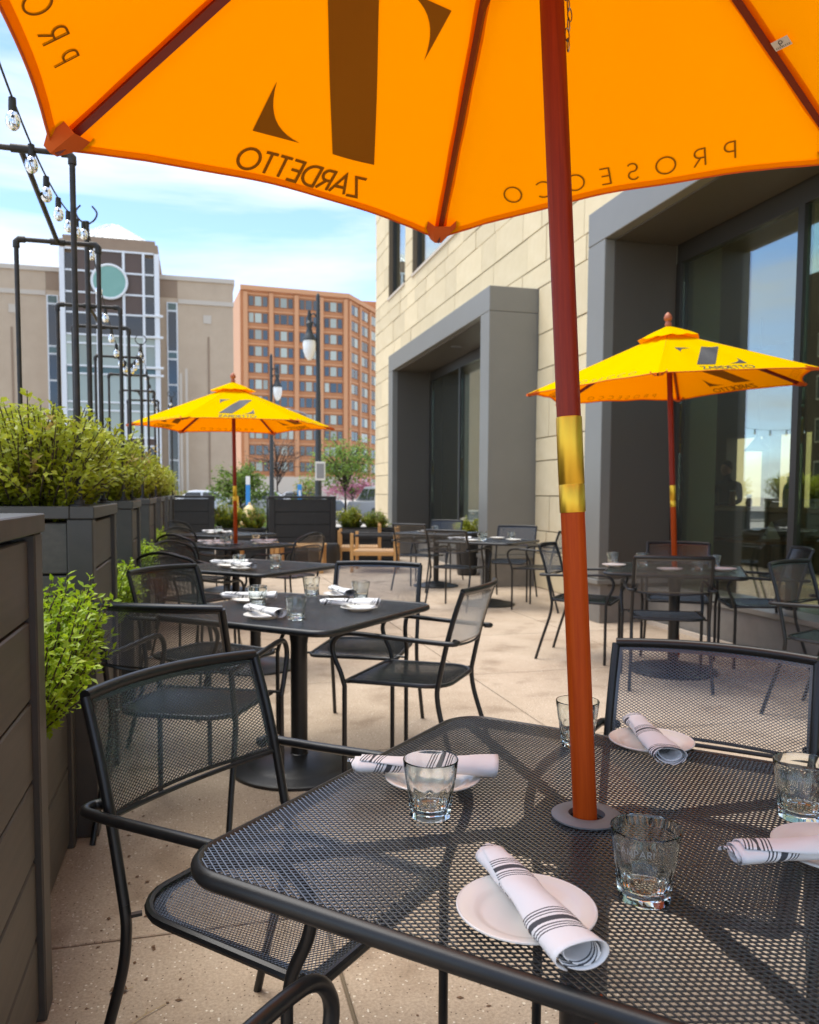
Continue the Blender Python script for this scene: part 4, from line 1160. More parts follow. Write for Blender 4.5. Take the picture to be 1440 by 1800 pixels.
# ================================================================== UMBRELLAS
RU = 1.02
def make_umbrella(base, tilt, phi, h, rise, label, near=False):
    """base = point where the pole crosses the table top; h = rim height above it; rise = rim to apex"""
    ax = Vector((tilt[0], tilt[1], 1)).normalized()
    ex = (Vector((1, 0, 0)) - ax * ax.x).normalized(); ey = ax.cross(ex)
    org = Vector(base) - ax * 0.725
    t = empty('market_umbrella')
    t.matrix_world = Matrix(((ex.x, ey.x, ax.x, org.x), (ex.y, ey.y, ax.y, org.y), (ex.z, ey.z, ax.z, org.z), (0, 0, 0, 1)))
    tag(t, label, 'umbrella', 'yellow market umbrellas')
    zr = 0.725 + h; za = zr + rise
    # pole in two halves with a brass sleeve
    bz = 0.043 if near else -0.01
    B().tube([(0, 0, 0.10), (0, 0, 1.175 + bz)], 0.0190, 20).build('lower_pole', 'wood_pole_lit', t)
    B().tube([(0, 0, 1.315 + bz), (0, 0, za + 0.03)], 0.0190, 20).build('upper_pole', 'wood_pole_shaded', t)
    B().lathe([(r_, z_ + bz) for r_, z_ in ((0.0196, 1.170), (0.0203, 1.172), (0.0203, 1.213), (0.0199, 1.2135), (0.0199, 1.2145), (0.0203, 1.215), (0.0203, 1.318), (0.0196, 1.320))], 28).build('brass_sleeve', 'brass', t)
    hz = zr + 0.21
    B().lathe([(0.021, hz - 0.05), (0.042, hz - 0.045), (0.046, hz - 0.01), (0.042, hz + 0.03), (0.021, hz + 0.035)], 20).build('runner', 'rib_wood', t)
    B().lathe([(0.021, za - 0.10), (0.045, za - 0.095), (0.045, za - 0.05), (0.021, za - 0.045)], 20).build('crown_hub', 'rib_wood', t)
    C6 = [Vector((RU * math.cos(phi + k * PI / 3), RU * math.sin(phi + k * PI / 3), zr)) for k in range(6)]
    apex = Vector((0, 0, za))
    for k in range(6):
        c = C6[k]
        drop = Vector((0, 0, -0.014))
        a = apex + (c - apex) * 0.05 + drop
        B().tube([a, apex + (c - apex) * 0.99 + drop], [0.0115, 0.009], 4, sz=1.3, sx=0.8).build('rib', 'rib_wood', t)
        mid = apex + (c - apex) * 0.40 + drop * 1.7
        B().tube([Vector((c.x, c.y, 0)).normalized() * 0.044 + Vector((0, 0, hz)), mid], 0.008, 4, sz=1.3, sx=0.8).build('strut', 'rib_wood', t)
        # corner pocket
        inw = (apex - c).normalized(); sd = inw.cross(Vector((0, 0, 1))).normalized(); nn = sd.cross(inw).normalized()
        if nn.z < 0: nn = -nn
        pk = B(); vs = []
        for f, wd in ((-0.002, 0.020), (0.05, 0.050), (0.075, 0.046)):
            p = c + inw * f
            for s, dz in ((-1, -0.004), (-0.45, -0.030), (0.45, -0.030), (1, -0.004)):
                vs.append(p + sd * wd * s + nn * dz * (1 if f > 0 else 0.5))
        pk.add(vs, [(4 * i + j, 4 * i + j + 1, 4 * i + j + 5, 4 * i + j + 4) for i in range(2) for j in range(3)])
        pk.build('corner_pocket', 'pocket_cloth', t)
    rr = random.Random(int(h * 1000))
    for k in range(6):
        a, b_ = C6[k], C6[(k + 1) % 6]
        e = (b_ - a).normalized(); m0 = (a + b_) / 2
        v = (apex - m0); L = v.length; v = v / L
        n = e.cross(v).normalized()
        if n.z < 0: n = -n
        side = (b_ - a).length
        ph1, ph2 = rr.uniform(0, 6), rr.uniform(0, 6)
        def surf(u, w, o=0.0):
            """u across from the middle, w up from the straight rim line"""
            half = side / 2 * max(0.0, 1 - w / L)
            q = u / half if half > 1e-4 else 0
            q = max(-1.05, min(1.05, q))
            bel = -0.012 * (1 - q * q) * (1 - w / L)                       # the cloth dips a little between the ribs
            wr = 0.004 * (1 - q * q) * math.sin(9 * q + ph1) * math.sin(5 * w + ph2) + 0.006 * math.sin(34 * q + 2.5 * w + ph2) * max(0, abs(q) - 0.6) * (1 - abs(q)) * 4
            return m0 + e * u + v * w + n * (bel + wr + o)
        NU, NV = 20, 16
        vs, fs = [], []
        for i in range(NU + 1):
            s = -1 + 2 * i / NU
            w0 = 0.052 * (1 - s * s)
            for j in range(NV + 1):
                w = w0 + (L * 0.93 - w0) * j / NV
                vs.append(surf(s * side / 2 * (1 - w / L), w))
        for i in range(NU):
            for j in range(NV):
                fs.append((i * (NV + 1) + j, (i + 1) * (NV + 1) + j, (i + 1) * (NV + 1) + j + 1, i * (NV + 1) + j + 1))
        pan = B().add(vs, fs).build('canopy_panel', 'canopy_cloth', t)
        hem = [surf(s * side / 2 * (1 - 0.052 * (1 - s * s) / L), 0.052 * (1 - s * s), 0) for s in [-0.99 + 1.98 * i / 24 for i in range(25)]]
        B().tube(hem, 0.0032, 6).build('hem', 'pocket_cloth', pan)
        # doubled cloth: rib seams and rim hem
        sm = B()
        for sg in (-1, 1):
            vs = []
            for i in range(19):
                w = 0.02 + (L * 0.90 - 0.02) * i / 18
                half = side / 2 * (1 - w / L)
                for f_ in (half - 0.001, half - 0.0185 - 0.0012 * math.sin(40 * w + ph1)):
                    vs.append(surf(sg * f_, w, -0.0012))
            sm.add(vs, [(2 * i, 2 * i + 1, 2 * i + 3, 2 * i + 2) for i in range(18)])
        sm.build('rib_seam', 'canopy_seam', pan)
        vs = []
        for i in range(33):
            s_ = -0.985 + 1.97 * i / 32
            w0 = 0.052 * (1 - s_ * s_)
            for dw in (0.0, 0.017):
                vs.append(surf(s_ * side / 2 * (1 - (w0 + dw) / L), w0 + dw, -0.0014))
        B().add(vs, [(2 * i, 2 * i + 1, 2 * i + 3, 2 * i + 2) for i in range(32)]).build('rim_hem', 'canopy_seam', pan)
        # printing: outside ink plus its show-through below
        shapes = []
        if k % 2:
            shapes += text_ribbons('ZARDETTO', -0.190, 0.142, 0.073, 0.054, 0.0072)
            def patch(pts, tri): shapes.append((pts, tri))
            n_ = 8
            A0, A1, Bq, Bp = (-0.185, 0.170), (-0.066, 0.170), (0.149, 0.548), (0.030, 0.548)
            pv, pf = [], []
            for i in range(21):
                f = i / 20
                xa, xb, yy = A0[0] + (Bp[0] - A0[0]) * f, A1[0] + (Bq[0] - A1[0]) * f, A0[1] + (Bp[1] - A0[1]) * f
                pv += [(xa + (xb - xa) * q / n_, yy) for q in range(n_ + 1)]
            pf = [(i * (n_ + 1) + q, i * (n_ + 1) + q + 1, (i + 1) * (n_ + 1) + q + 1, (i + 1) * (n_ + 1) + q) for i in range(20) for q in range(n_)]
            patch(pv, pf)
            def serif(c0, p1, ctrl, p2):
                cv = [(p1[0] * (1 - s) ** 2 + 2 * ctrl[0] * s * (1 - s) + p2[0] * s * s, p1[1] * (1 - s) ** 2 + 2 * ctrl[1] * s * (1 - s) + p2[1] * s * s) for s in [i / 10 for i in range(11)]]
                patch([c0] + cv, [(0, i + 1, i + 2) for i in range(10)])
            serif((0.137, 0.170), (0.134, 0.292), (0.118, 0.185), (0.020, 0.170))
            serif((-0.152, 0.548), (-0.157, 0.436), (-0.138, 0.532), (-0.040, 0.548))
        else:
            shapes += text_ribbons('PROSECCO', -0.266, 0.290, 0.080, 0.047, 0.0034 if not near else 0.0038)
        groups_ = [shapes]
        if near:                                   # overhead the letters are big enough to pick apart
            nt, groups_ = 0, []
            for c_ in ('ZARDETTO' if k % 2 else 'PROSECCO'):
                q_ = len(GL[c_][1]); groups_.append(shapes[nt:nt + q_]); nt += q_
            groups_ += [[x_] for x_ in shapes[nt:]]
        for gi, gs in enumerate(groups_):
          pr = B()
          for pts, fcs in gs:
              pr.add([surf(p[0], p[1], 0.0022) for p in pts], fcs, 'ink_outside')
              pr.add([surf(p[0], p[1], -0.0022) for p in pts], fcs, 'ink_inside')
          po = pr.build(('printed_letter' if gi < 8 else 'logo_piece') if near else ('printed_logo' if k % 2 else 'printed_lettering'), None, pan, smooth=False)
          if not near: stuff(po)
    # vent cap
    vc = B(); vs, fs = [], []
    for i in range(37):
        an = phi + i * PI / 18
        q = ((an - phi) % (PI / 3)) / (PI / 3)
        rim = 0.225 * (math.cos(PI / 6) / math.cos((q - 0.5) * PI / 3))
        for j, f in enumerate((0.05, 0.35, 0.7, 1.0)):
            rad = rim * f
            z = za + 0.042 - 0.42 * rad - (0.012 if j == 3 else 0) * math.sin(q * PI) + 0.005 * math.sin(6 * an * 2 + 1) * f
            vs.append((rad * math.cos(an), rad * math.sin(an), z))
    for i in range(36):
        for j in range(3):
            fs.append((i * 4 + j, i * 4 + j + 1, (i + 1) * 4 + j + 1, (i + 1) * 4 + j))
    vc.add(vs, fs).build('vent_cap', 'canopy_cloth', t)
    B().lathe([(0.010, za + 0.025), (0.020, za + 0.035), (0.024, za + 0.05), (0.016, za + 0.07), (0.026, za + 0.082), (0.029, za + 0.095), (0.020, za + 0.115), (0.006, za + 0.13), (0.0, za + 0.132)], 18).build('finial', 'finial_wood', t)
    if near:
        # safety chain hanging along the pole
        ch = B()
        for i in range(15):
            z = zr + 0.155 - i * 0.0155
            wob = 0.003 * math.sin(i * 1.3)
            flat = i % 2
            pts = []
            for q in range(10):
                a = q * PI / 5
                dx, dz = 0.0035 * math.cos(a), 0.0105 * math.sin(a)
                pts.append((0.0235 + wob + (dx if flat else 0), -0.006 + (0 if flat else dx), z + dz))
            ch.tube(pts, 0.0011, 5, closed=True)
        stuff(ch.build('chain', 'chain_steel', t))
        # maker's tag sewn to the seam of the right panel
        c = C6[0]; inw = (apex - c).normalized(); sd = inw.cross(Vector((0, 0, 1))).normalized()
        tg = []
        p = c + inw * 0.385 - sd * 0.046 + Vector((0, 0, -0.024))
        for s in (1,):
            q = [p, p + sd * 0.034, p + sd * 0.034 + inw * 0.024, p + inw * 0.024]
            bt = B().add(q, [(0, 1, 2, 3)]).build('maker_tag', 'tag_white', t, smooth=False)
            dn = Vector((0, 0, -0.0012))
            lb = B()
            for pts, fcs in [ribbon(arc(0.026, 0.024, 0.0055, 0.0055, 0, 360, 16), 0.0022), ribbon([(0.0215, 0.012), (0.0215, 0.024)], 0.0022)] + text_ribbons('PEERLESS', 0.006, 0.048, 0.0055, 0.005, 0.0010):
                lb.add([p + sd * (0.034 - x * 0.65) + inw * (y * 0.7) + dn for x, y in pts], fcs)
            lb.build('tag_print', 'tag_ink', bt, smooth=False)
    return t
make_umbrella((0.595, 1.145, 0.725), (-0.0417, 0.0468), 0.40526, 1.274, 0.4585, 'big orange umbrella overhead, its pole through the nearest table', True)
make_umbrella((3.24, 4.98, 0.725), (-0.0578, 0.0031), -1.1584, 1.248, 0.3878, 'yellow parasol at right in front of the nearer window')
make_umbrella((0.382, 8.309, 0.725), (-0.0075, 0), -1.0196, 1.174, 0.4028, 'yellow parasol at left in front of the tan building')

# ================================================================== TABLE SETTINGS
def make_glass(emb):
    t = empty('tumbler'); NS, n = 60, 10; H_ = 0.094
    def Rr(z): return 0.0325 + (0.0445 - 0.0325) * (z / H_)
    def fac(z):
        if z < 0.010: return 0.955 + 0.02 * (z / 0.010)
        if z < 0.045: return 0.957
        return 0.957 + 0.06 * min(1, (z - 0.045) / 0.022)
    zo = [0.0, 0.0015, 0.006, 0.011, 0.0125, 0.015, 0.022, 0.03, 0.038, 0.045, 0.049, 0.052, 0.055, 0.058, 0.061, 0.064, 0.067, 0.072, 0.08, 0.088, 0.0925, 0.094]
    vs, fs = [], []
    for z in zo:
        for j in range(NS):
            a = 2 * PI * j / NS
            ph = (a % (2 * PI / n)) - PI / n
            rad = min(Rr(z), Rr(z) * fac(z) / math.cos(ph)) if z < 0.069 else Rr(z)
            if z == 0.0: rad -= 0.002
            if z == 0.0125: rad -= 0.0009
            if z > 0.0935: rad -= 0.0009
            vs.append((rad * math.cos(a), rad * math.sin(a), z))
    inner = [(0.0428, 0.0938), (0.0420, 0.0915), (0.0405, 0.08), (0.0385, 0.065), (0.0365, 0.05), (0.0335, 0.035), (0.0305, 0.025), (0.0275, 0.019), (0.022, 0.0165), (0.012, 0.0155), (0.004, 0.0152)]
    for rad, z in inner:
        for j in range(NS):
            a = 2 * PI * j / NS
            ph = (a % (2 * PI / n)) - PI / n
            k = 1 - (0.012 * (1 - abs(ph) / (PI / n)) if z < 0.06 and rad > 0.02 else 0)
            vs.append((rad * k * math.cos(a), rad * k * math.sin(a), z))
    rows = len(zo) + len(inner)
    for i in range(rows - 1):
        for j in range(NS):
            j2 = (j + 1) % NS
            fs.append((i * NS + j, i * NS + j2, (i + 1) * NS + j2, (i + 1) * NS + j))
    fs.append(tuple(range(NS))[::-1]); fs.append(tuple((rows - 1) * NS + j for j in range(NS)))
    B().add(vs, fs).build('glass_body', 'tumbler_glass', t, ang=22)
    if emb:
        b = B()
        for pts, fcs in text_ribbons('CAMPARI', -0.026, 0.026, 0.0705, 0.0085, 0.0009):
            v3 = []
            for x, z in pts:
                a = -PI / 2 + x / 0.0425
                rad = Rr(z) + 0.00035
                v3.append((rad * math.cos(a), rad * math.sin(a), z))
            b.add(v3, fcs)
        b.build('embossed_lettering', 'etch', t, smooth=False)
    return t
GLS, GLE = Proto(make_glass(False)), Proto(make_glass(True))
ZT = 0.7256
def glass(x, y, label, rz=0, emb=False, z=ZT):
    o = (GLE if emb else GLS).get(); o.location = (x, y, z); o.rotation_euler = (0, 0, rz)
    return tag(o, label, 'glass', 'faceted drinking glasses')
def make_plate():
    t = empty('side_plate')
    B().lathe([(0.0, 0.003), (0.035, 0.003), (0.046, 0.0), (0.05, 0.0005), (0.062, 0.0085), (0.082, 0.0150), (0.0845, 0.0165), (0.0842, 0.0182), (0.082, 0.0185), (0.066, 0.0130), (0.0625, 0.0125), (0.058, 0.0088), (0.050, 0.0066), (0.0, 0.0058)], 56).build('dish', 'plate_glaze', t, ang=60)
    B().tube([(0.0833 * math.cos(i * PI / 28), 0.0833 * math.sin(i * PI / 28), 0.0174) for i in range(56)], 0.0017, 6, closed=True).build('rim', 'plate_glaze', t)
    return t
PL = Proto(make_plate())
def plate(x, y, label, z=ZT):
    o = PL.get(); o.location = (x, y, z); return tag(o, label, 'plate', 'round white side plates')
def make_napkin(seed, L=0.245):
    """cloth rolled about cutlery: spiral cross-section, slightly conical, skewed seam, loose mouth"""
    rr = random.Random(seed)
    NA, NL, turns = 64, 26, 2.35
    ph = [rr.uniform(0, 6) for _ in range(6)]
    vs, fs, uvs = [], [], []
    for j in range(NL + 1):
        s = j / NL
        flare = 1 + 0.16 * max(0, (s - 0.72) / 0.28) ** 1.5 + 0.10 * max(0, (0.15 - s) / 0.15)
        taper = 0.84 + 0.26 * s
        for i in range(NA + 1):
            q = i / NA
            a = q * turns * 2 * PI + 1.9 * s
            rad = (0.0105 + 0.0110 * q) * taper * flare
            rad *= 1 + 0.075 * math.sin(2 * a + ph[0] + 3 * s) + 0.05 * math.sin(3 * a + 7 * s + ph[1]) + 0.03 * math.sin(23 * s + a + ph[5]) * math.sin(a * 1.5 + 9 * s)
            rad += 0.0011 * math.sin(15 * s + 2 * a + ph[2]) * q
            skew = 0.020 * (q - 0.5) * math.sin(a * 0.5 + ph[3]) + 0.010 * (q - 0.6)
            x = (s - 0.5) * L + skew * (1 if s in (0, 1) or s > 0.9 or s < 0.1 else 0.3)
            vs.append((x, rad * 1.16 * math.cos(a), 0.0200 + rad * 0.74 * math.sin(a)))
            arcl = q * 0.20
            uvs.append(((((s - 0.5) * L) * 0.86 + arcl * 0.42) / 0.105 + seed * 0.31, s))
    for j in range(NL):
        for i in range(NA):
            fs.append((j * (NA + 1) + i, (j + 1) * (NA + 1) + i, (j + 1) * (NA + 1) + i + 1, j * (NA + 1) + i + 1))
    b = B().add(vs, fs)
    me = b.mesh('rolled_cloth', 'napkin_cloth', ang=70)
    ul = me.uv_layers.new(name='cloth')
    for lp in me.loops: ul.data[lp.index].uv = uvs[lp.vertex_index]
    t = empty('napkin_roll')
    o = link('rolled_cloth', me, t)
    md = o.modifiers.new('thick', 'SOLIDIFY'); md.thickness = 0.0012
    # loose corner of the cloth lying beside the roll
    fl = B(); vs = []
    for i in range(7):
        for j in range(5):
            u, v = i / 6, j / 4
            vs.append((-0.035 + 0.075 * u, 0.006 + 0.034 * v * (1 - 0.75 * u), 0.020 * (1 - v) ** 2 + 0.0035 + 0.003 * math.sin(4 * u + ph[4])))
    fl.add(vs, [(i * 5 + j, (i + 1) * 5 + j, (i + 1) * 5 + j + 1, i * 5 + j + 1) for i in range(6) for j in range(4)])
    mf = fl.mesh('loose_corner', 'napkin_cloth'); ul = mf.uv_layers.new(name='cloth')
    for lp in mf.loops: ul.data[lp.index].uv = (0.75, 0.5)
    o2 = link('loose_corner', mf, t)
    md = o2.modifiers.new('thick', 'SOLIDIFY'); md.thickness = 0.0012
    # knife and fork ends inside the roll
    B().box(-0.10, 0.09, -0.0045, 0.0045, 0.0215, 0.0235, ch=0.0006).build('cutlery', 'chrome', t, smooth=False)
    return t
NK = [Proto(make_napkin(s)) for s in (0, 1, 2)]
def napkin(x, y, deg, label, v=0, z=ZT + 0.0165, tilt=0.0):
    o = NK[v].get(); o.location = (x, y, z); o.rotation_euler = (0, R(tilt), R(deg))
    return tag(o, label, 'napkin', 'striped napkin rolls')
# nearest table
plate(0.381, 0.880, 'cream plate nearest the camera under a striped napkin roll')
napkin(0.378, 0.862, -87, 'white napkin roll with dark stripes on the plate nearest the camera', 0)
glass(0.548, 0.891, 'clear faceted tumbler with embossed letters beside the nearest plate', R(-52), True)
plate(0.400, 1.345, 'cream plate at the left side of the nearest table, behind a tumbler')
napkin(0.385, 1.345, -16, 'white napkin roll with grey stripes at the left edge of the nearest table', 1)
glass(0.357, 1.212, 'clear faceted tumbler at the left, before a napkin roll')
plate(0.892, 1.438, 'cream plate behind the umbrella pole on the nearest table')
napkin(0.868, 1.405, -104, 'plain white napkin roll lying on the plate behind the umbrella pole', 2)
glass(0.752, 1.490, 'clear tumbler half hidden behind the umbrella pole')
plate(0.872, 0.925, 'cream plate cut by the right edge of the picture')
napkin(0.812, 0.893, -6, 'striped napkin roll at the right edge of the nearest table', 1)
glass(0.930, 1.060, 'clear faceted tumbler at the right edge of the picture', R(-62), True)
# second table
plate(0.692, 3.480, 'white plate at the right corner of the second table')
napkin(0.655, 3.500, -14, 'long white napkin roll at the right of the second table', 2)
plate(0.690, 3.960, 'white plate at the far right of the second table')
napkin(0.688, 3.930, -78, 'white napkin roll pointing to the camera at the far right of the second table', 1)
plate(0.266, 3.345, 'white plate at the near left of the second table')
napkin(0.262, 3.330, -62, 'white napkin roll on the near left plate of the second table', 1)
plate(0.240, 3.850, 'white plate at the far left of the second table')
napkin(0.235, 3.830, -12, 'white napkin roll behind a tumbler at the far left of the second table', 0)
glass(0.389, 3.275, 'empty tumbler near the front corner of the second table')
glass(0.556, 4.035, 'empty tumbler at the back corner of the second table')
glass(0.265, 3.700, 'empty tumbler before the far left napkin of the second table')
glass(0.760, 3.790, 'empty tumbler at the right of the second table')
# third table
plate(0.22, 5.72, 'white plate at the left of the third table')
napkin(0.22, 5.72, -10, 'white napkin roll at the left of the third table', 0)
plate(0.30, 5.50, 'white plate near the front of the third table')
napkin(0.30, 5.50, -60, 'white napkin roll near the front of the third table', 2)
glass(0.28, 5.60, 'empty tumbler between the napkins of the third table')
glass(0.52, 5.55, 'empty tumbler alone in the middle of the third table')
# left parasol table and last table
plate(0.14, 8.20, 'white plate left of the pole on the left parasol table'); napkin(0.14, 8.20, -10, 'napkin roll left of the pole on the left parasol table', 1)
napkin(0.20, 8.05, 30, 'second napkin roll left of the pole on the left parasol table', 0, ZT)
glass(0.26, 8.12, 'tumbler left of the pole on the left parasol table'); glass(0.31, 8.22, 'tumbler closest to the pole on the left parasol table')
plate(0.66, 8.22, 'white plate right of the pole on the left parasol table'); napkin(0.66, 8.22, -8, 'napkin roll right of the pole on the left parasol table', 2)
glass(0.58, 8.30, 'tumbler right of the pole on the left parasol table')
plate(0.20, 10.45, 'white plate on the last table of the left row'); napkin(0.20, 10.45, -10, 'napkin roll on the last table of the left row', 1)
napkin(0.32, 10.40, 40, 'napkin roll leaning by the glass on the last table of the left row', 0, ZT)
glass(0.27, 10.35, 'tumbler on the last table of the left row')
# table before the farther window
plate(2.90, 8.35, 'white plate at the left of the table by the farther window')
napkin(2.86, 8.62, -10, 'striped napkin roll at the left of the table by the farther window', 1, ZT)
glass(3.02, 8.35, 'tumbler at the left of the table by the farther window'); glass(3.12, 8.55, 'tumbler in the middle of the table by the farther window')
plate(3.36, 8.75, 'white plate at the back of the table by the farther window'); plate(3.40, 8.35, 'white plate at the right of the table by the farther window')
glass(3.45, 8.55, 'tumbler at the right of the table by the farther window')
plate(2.92, 10.35, 'white plate on the far table under the portal'); napkin(2.98, 10.30, 20, 'napkin roll on the left of the far table under the portal', 0, ZT)
napkin(3.16, 10.35, -30, 'napkin roll on the right of the far table under the portal', 1, ZT); glass(3.04, 10.20, 'tumbler on the far table under the portal')
# right parasol table
plate(T8[0] -0.35, T8[1] +0.23, 'white plate at the left end of the right parasol table'); glass(T8[0] -0.30, T8[1] +0.34, 'tumbler at the left end of the right parasol table')
plate(T8[0] -0.14, T8[1] -0.15, 'white plate behind the chair back on the right parasol table'); glass(T8[0] -0.11, T8[1] +0.25, 'tumbler just left of the pole on the right parasol table')
glass(T8[0] +0.06, T8[1] -0.17, 'tumbler just right of the pole on the right parasol table'); plate(T8[0] +0.24, T8[1] -0.21, 'white plate at the right end of the right parasol table')
glass(T8[0] +0.28, T8[1] -0.05, 'tumbler at the right end of the right parasol table')

# ================================================================== FAR END OF THE TERRACE
def far_planter(px0, px1, y, label):
    return planter('tall_planter', px1 - px0, 0.5, 1.19, label, 'tall planters across the far end', (px0, y, 0), nb=5, post=0.10, bm_='planter_shaded', pm_='planter_shaded', capm='planter_shaded')
far_planter(-0.58, 0.31, 14.45, 'dark slatted planter across the far end behind the left parasol pole')
far_planter(1.22, 2.40, 14.2, 'dark slatted planter across the far end between the lamp posts')
for x0, x1, y, nm in ((0.33, 1.20, 14.5, 'left'), (2.42, 3.55, 14.45, 'right')):
    planter('low_trough', x1 - x0, 0.42, 0.62, 'low dark trough across the far end, %s one of the two' % nm, 'low troughs across the far end', (x0, y, 0), nb=3, post=0.06, bm_='planter_shaded', pm_='planter_shaded', capm='planter_shaded')
shrub('conifer_shrub', FARB[0], (0.55, 14.7, 0.55), 0, 'small dark green shrub left in the far trough behind the parasol pole', 'shrub', 'shrubs in the far troughs')
shrub('conifer_shrub', FARB[1], (1.0, 14.7, 0.55), 1, 'small yellow green shrub right in the far trough behind the parasol pole', 'shrub', 'shrubs in the far troughs', 0.95)
shrub('conifer_shrub', FARB[0], (2.75, 14.65, 0.55), 2, 'small green shrub in the far right trough behind the wooden armchair', 'shrub', 'shrubs in the far troughs', 0.9)
shrub('conifer_shrub', FARB[1], (3.2, 14.65, 0.55), 3, 'small green shrub in the far right trough beside the stone corner', 'shrub', 'shrubs in the far troughs', 0.8)

def make_lounge():
    t = empty('teak_armchair'); W, D = 0.33, 0.34
    for x in (-W, W):
        for y, h in ((D, 0.62), (-D, 0.72)):
            B().box(x - 0.025, x + 0.025, y - 0.025, y + 0.025, 0, h, ch=0.004).build('leg', 'teak', t, smooth=False)
        B().box(x - 0.022, x + 0.022, -D + 0.026, D - 0.026, 0.56, 0.60, ch=0.004).build('arm_rail', 'lamp_black', t, smooth=False)
        B().box(x - 0.018, x + 0.018, -D + 0.026, D - 0.026, 0.27, 0.33, ch=0.003).build('side_rail', 'teak', t, smooth=False)
    for i in range(5):
        z = 0.36 + i * 0.075
        B().box(-W + 0.026, W - 0.026, -D - 0.012, -D + 0.012, z, z + 0.04, ch=0.003).build('back_slat', 'teak', t, smooth=False)
    B().box(-W + 0.026, W - 0.026, D - 0.02, D + 0.02, 0.27, 0.33, ch=0.003).build('front_rail', 'teak', t, smooth=False)
    for i in range(14):
        y = -D + 0.05 + i * (2 * D - 0.1) / 13
        B().tube([(-W, y, 0.335), (-W * 0.5, y, 0.328), (0, y, 0.325), (W * 0.5, y, 0.328), (W, y, 0.335)], 0.019, 6, sz=0.6).build('seat_cord', 'rope_weave', t)
    return t
LG = Proto(make_lounge())
o = LG.get(); o.location = (2.78, 12.65, 0); o.rotation_euler = (0, 0, R(72)); tag(o, 'honey coloured wooden armchair with woven seat, the nearer of two', 'armchair', 'wooden lounge armchairs')
o = LG.get(); o.location = (2.72, 13.65, 0); o.rotation_euler = (0, 0, R(78)); tag(o, 'honey coloured wooden armchair behind the nearer one by the far trough', 'armchair', 'wooden lounge armchairs')
t = tag(empty('teak_side_table', (1.60, 12.75, 0), R(-14)), 'low honey coloured wooden table before the far planter', 'side table', 'low wooden tables')
for x in (-0.34, 0.34):
    for y in (-0.26, 0.26):
        B().box(x - 0.03, x + 0.03, y - 0.03, y + 0.03, 0, 0.405, ch=0.004).build('leg', 'teak', t, smooth=False)
for i in range(6):
    y = -0.30 + i * 0.1
    B().box(-0.38, 0.38, y + 0.003, y + 0.097, 0.407, 0.435, ch=0.004).build('slat', 'teak', t, smooth=False)
t = tag(empty('teak_side_table', (0.95, 13.3, 0), R(-14)), 'low wooden table half hidden behind the last left table', 'side table', 'low wooden tables')
for x in (-0.28, 0.28):
    for y in (-0.2, 0.2):
        B().box(x - 0.03, x + 0.03, y - 0.03, y + 0.03, 0, 0.405, ch=0.004).build('leg', 'teak', t, smooth=False)
for i in range(5):
    y = -0.25 + i * 0.1
    B().box(-0.32, 0.32, y + 0.003, y + 0.097, 0.407, 0.435, ch=0.004).build('slat', 'teak', t, smooth=False)
t = tag(empty('round_ottoman', (2.05, 13.3, 0)), 'dark round ottoman beside the low wooden table', 'ottoman')
B().lathe([(0.20, 0.02), (0.25, 0.05), (0.27, 0.2), (0.26, 0.36), (0.23, 0.41), (0.0, 0.42)], 28).build('cushion', 'leather_dark', t)
B().lathe([(0.18, 0.0), (0.18, 0.03)], 20).build('foot', 'lamp_black', t)
# flower pot under the portal
t = tag(empty('flower_pot', (4.02, 11.75, 0)), 'dark pot of white flowers standing in the farther portal', 'potted plant')
B().lathe([(0.13, 0.0), (0.15, 0.02), (0.19, 0.62), (0.20, 0.66), (0.18, 0.66), (0.17, 0.60), (0.0, 0.58)], 24).build('pot', 'leather_dark', t)
fm = shrub_mesh(21, 0.13, 0.13, 0.30, 60, 22, 0.05, ('leaf_box', 'leaf_tip', 'leaf_yellow'), yellow=0.1)
stuff(link('foliage', fm[0], t, (0, 0, 0.58))); link('stems', fm[1], t, (0, 0, 0.58))
rf = random.Random(4)
for i in range(7):
    b = B(); c = Vector((rf.uniform(-0.15, 0.15), rf.uniform(-0.15, 0.15), 0.80 + rf.uniform(0, 0.16)))
    for q in range(7):
        a = q * 0.9
        leaf(b, c, Vector((math.cos(a), math.sin(a), 0.5)), Vector((0, 0, 1)), 0.05, 0.04, 'flower_white')
    b.build('blossom', None, t, smooth=False)

# ---------------------------------------------------------------- street lamps
def street_lamp(x, y, h, label, s=1):
    t = tag(empty('street_lamp', (x, y, -0.05)), label, 'street lamp', 'dark street lamps')
    B().lathe([(0.16, 0), (0.16, 0.25), (0.11, 0.32), (0.09, 0.5), (0.082, 1.5), (0.06, h * 0.62), (0.055, h * 0.62 + 0.05), (0.05, h), (0.02, h + 0.06), (0, h + 0.08)], 14).build('post', 'lamp_iron', t)
    B().tube(crom([(0, 0, h - 0.55), (-0.10 * s, 0, h - 0.42), (-0.20 * s, 0, h - 0.48)], 5), 0.02, 6).build('bracket', 'lamp_iron', t)
    B().tube(crom([(0, 0, h - 0.85), (-0.08 * s, 0, h - 0.66), (-0.19 * s, 0, h - 0.60)], 5), 0.014, 6).build('scroll', 'lamp_iron', t)
    hx = -0.21 * s
    hd = B().lathe([(0.03, h - 0.35), (0.055, h - 0.5), (0.035, h - 0.58), (0.085, h - 0.66), (0.06, h - 0.78), (0.10, h - 0.92), (0.165, h - 1.02), (0.17, h - 1.06), (0.14, h - 1.07)], 18, cx=hx).build('lamp_head', 'lamp_iron', t)
    B().lathe([(0.15, h - 1.065), (0.16, h - 1.16), (0.145, h - 1.32), (0.10, h - 1.45), (0.04, h - 1.52), (0, h - 1.53)], 18, cx=hx).build('globe', 'lamp_globe', t)
    return t
street_lamp(2.88, 19.6, 6.0, 'nearest dark street lamp with white globe before the brick block')
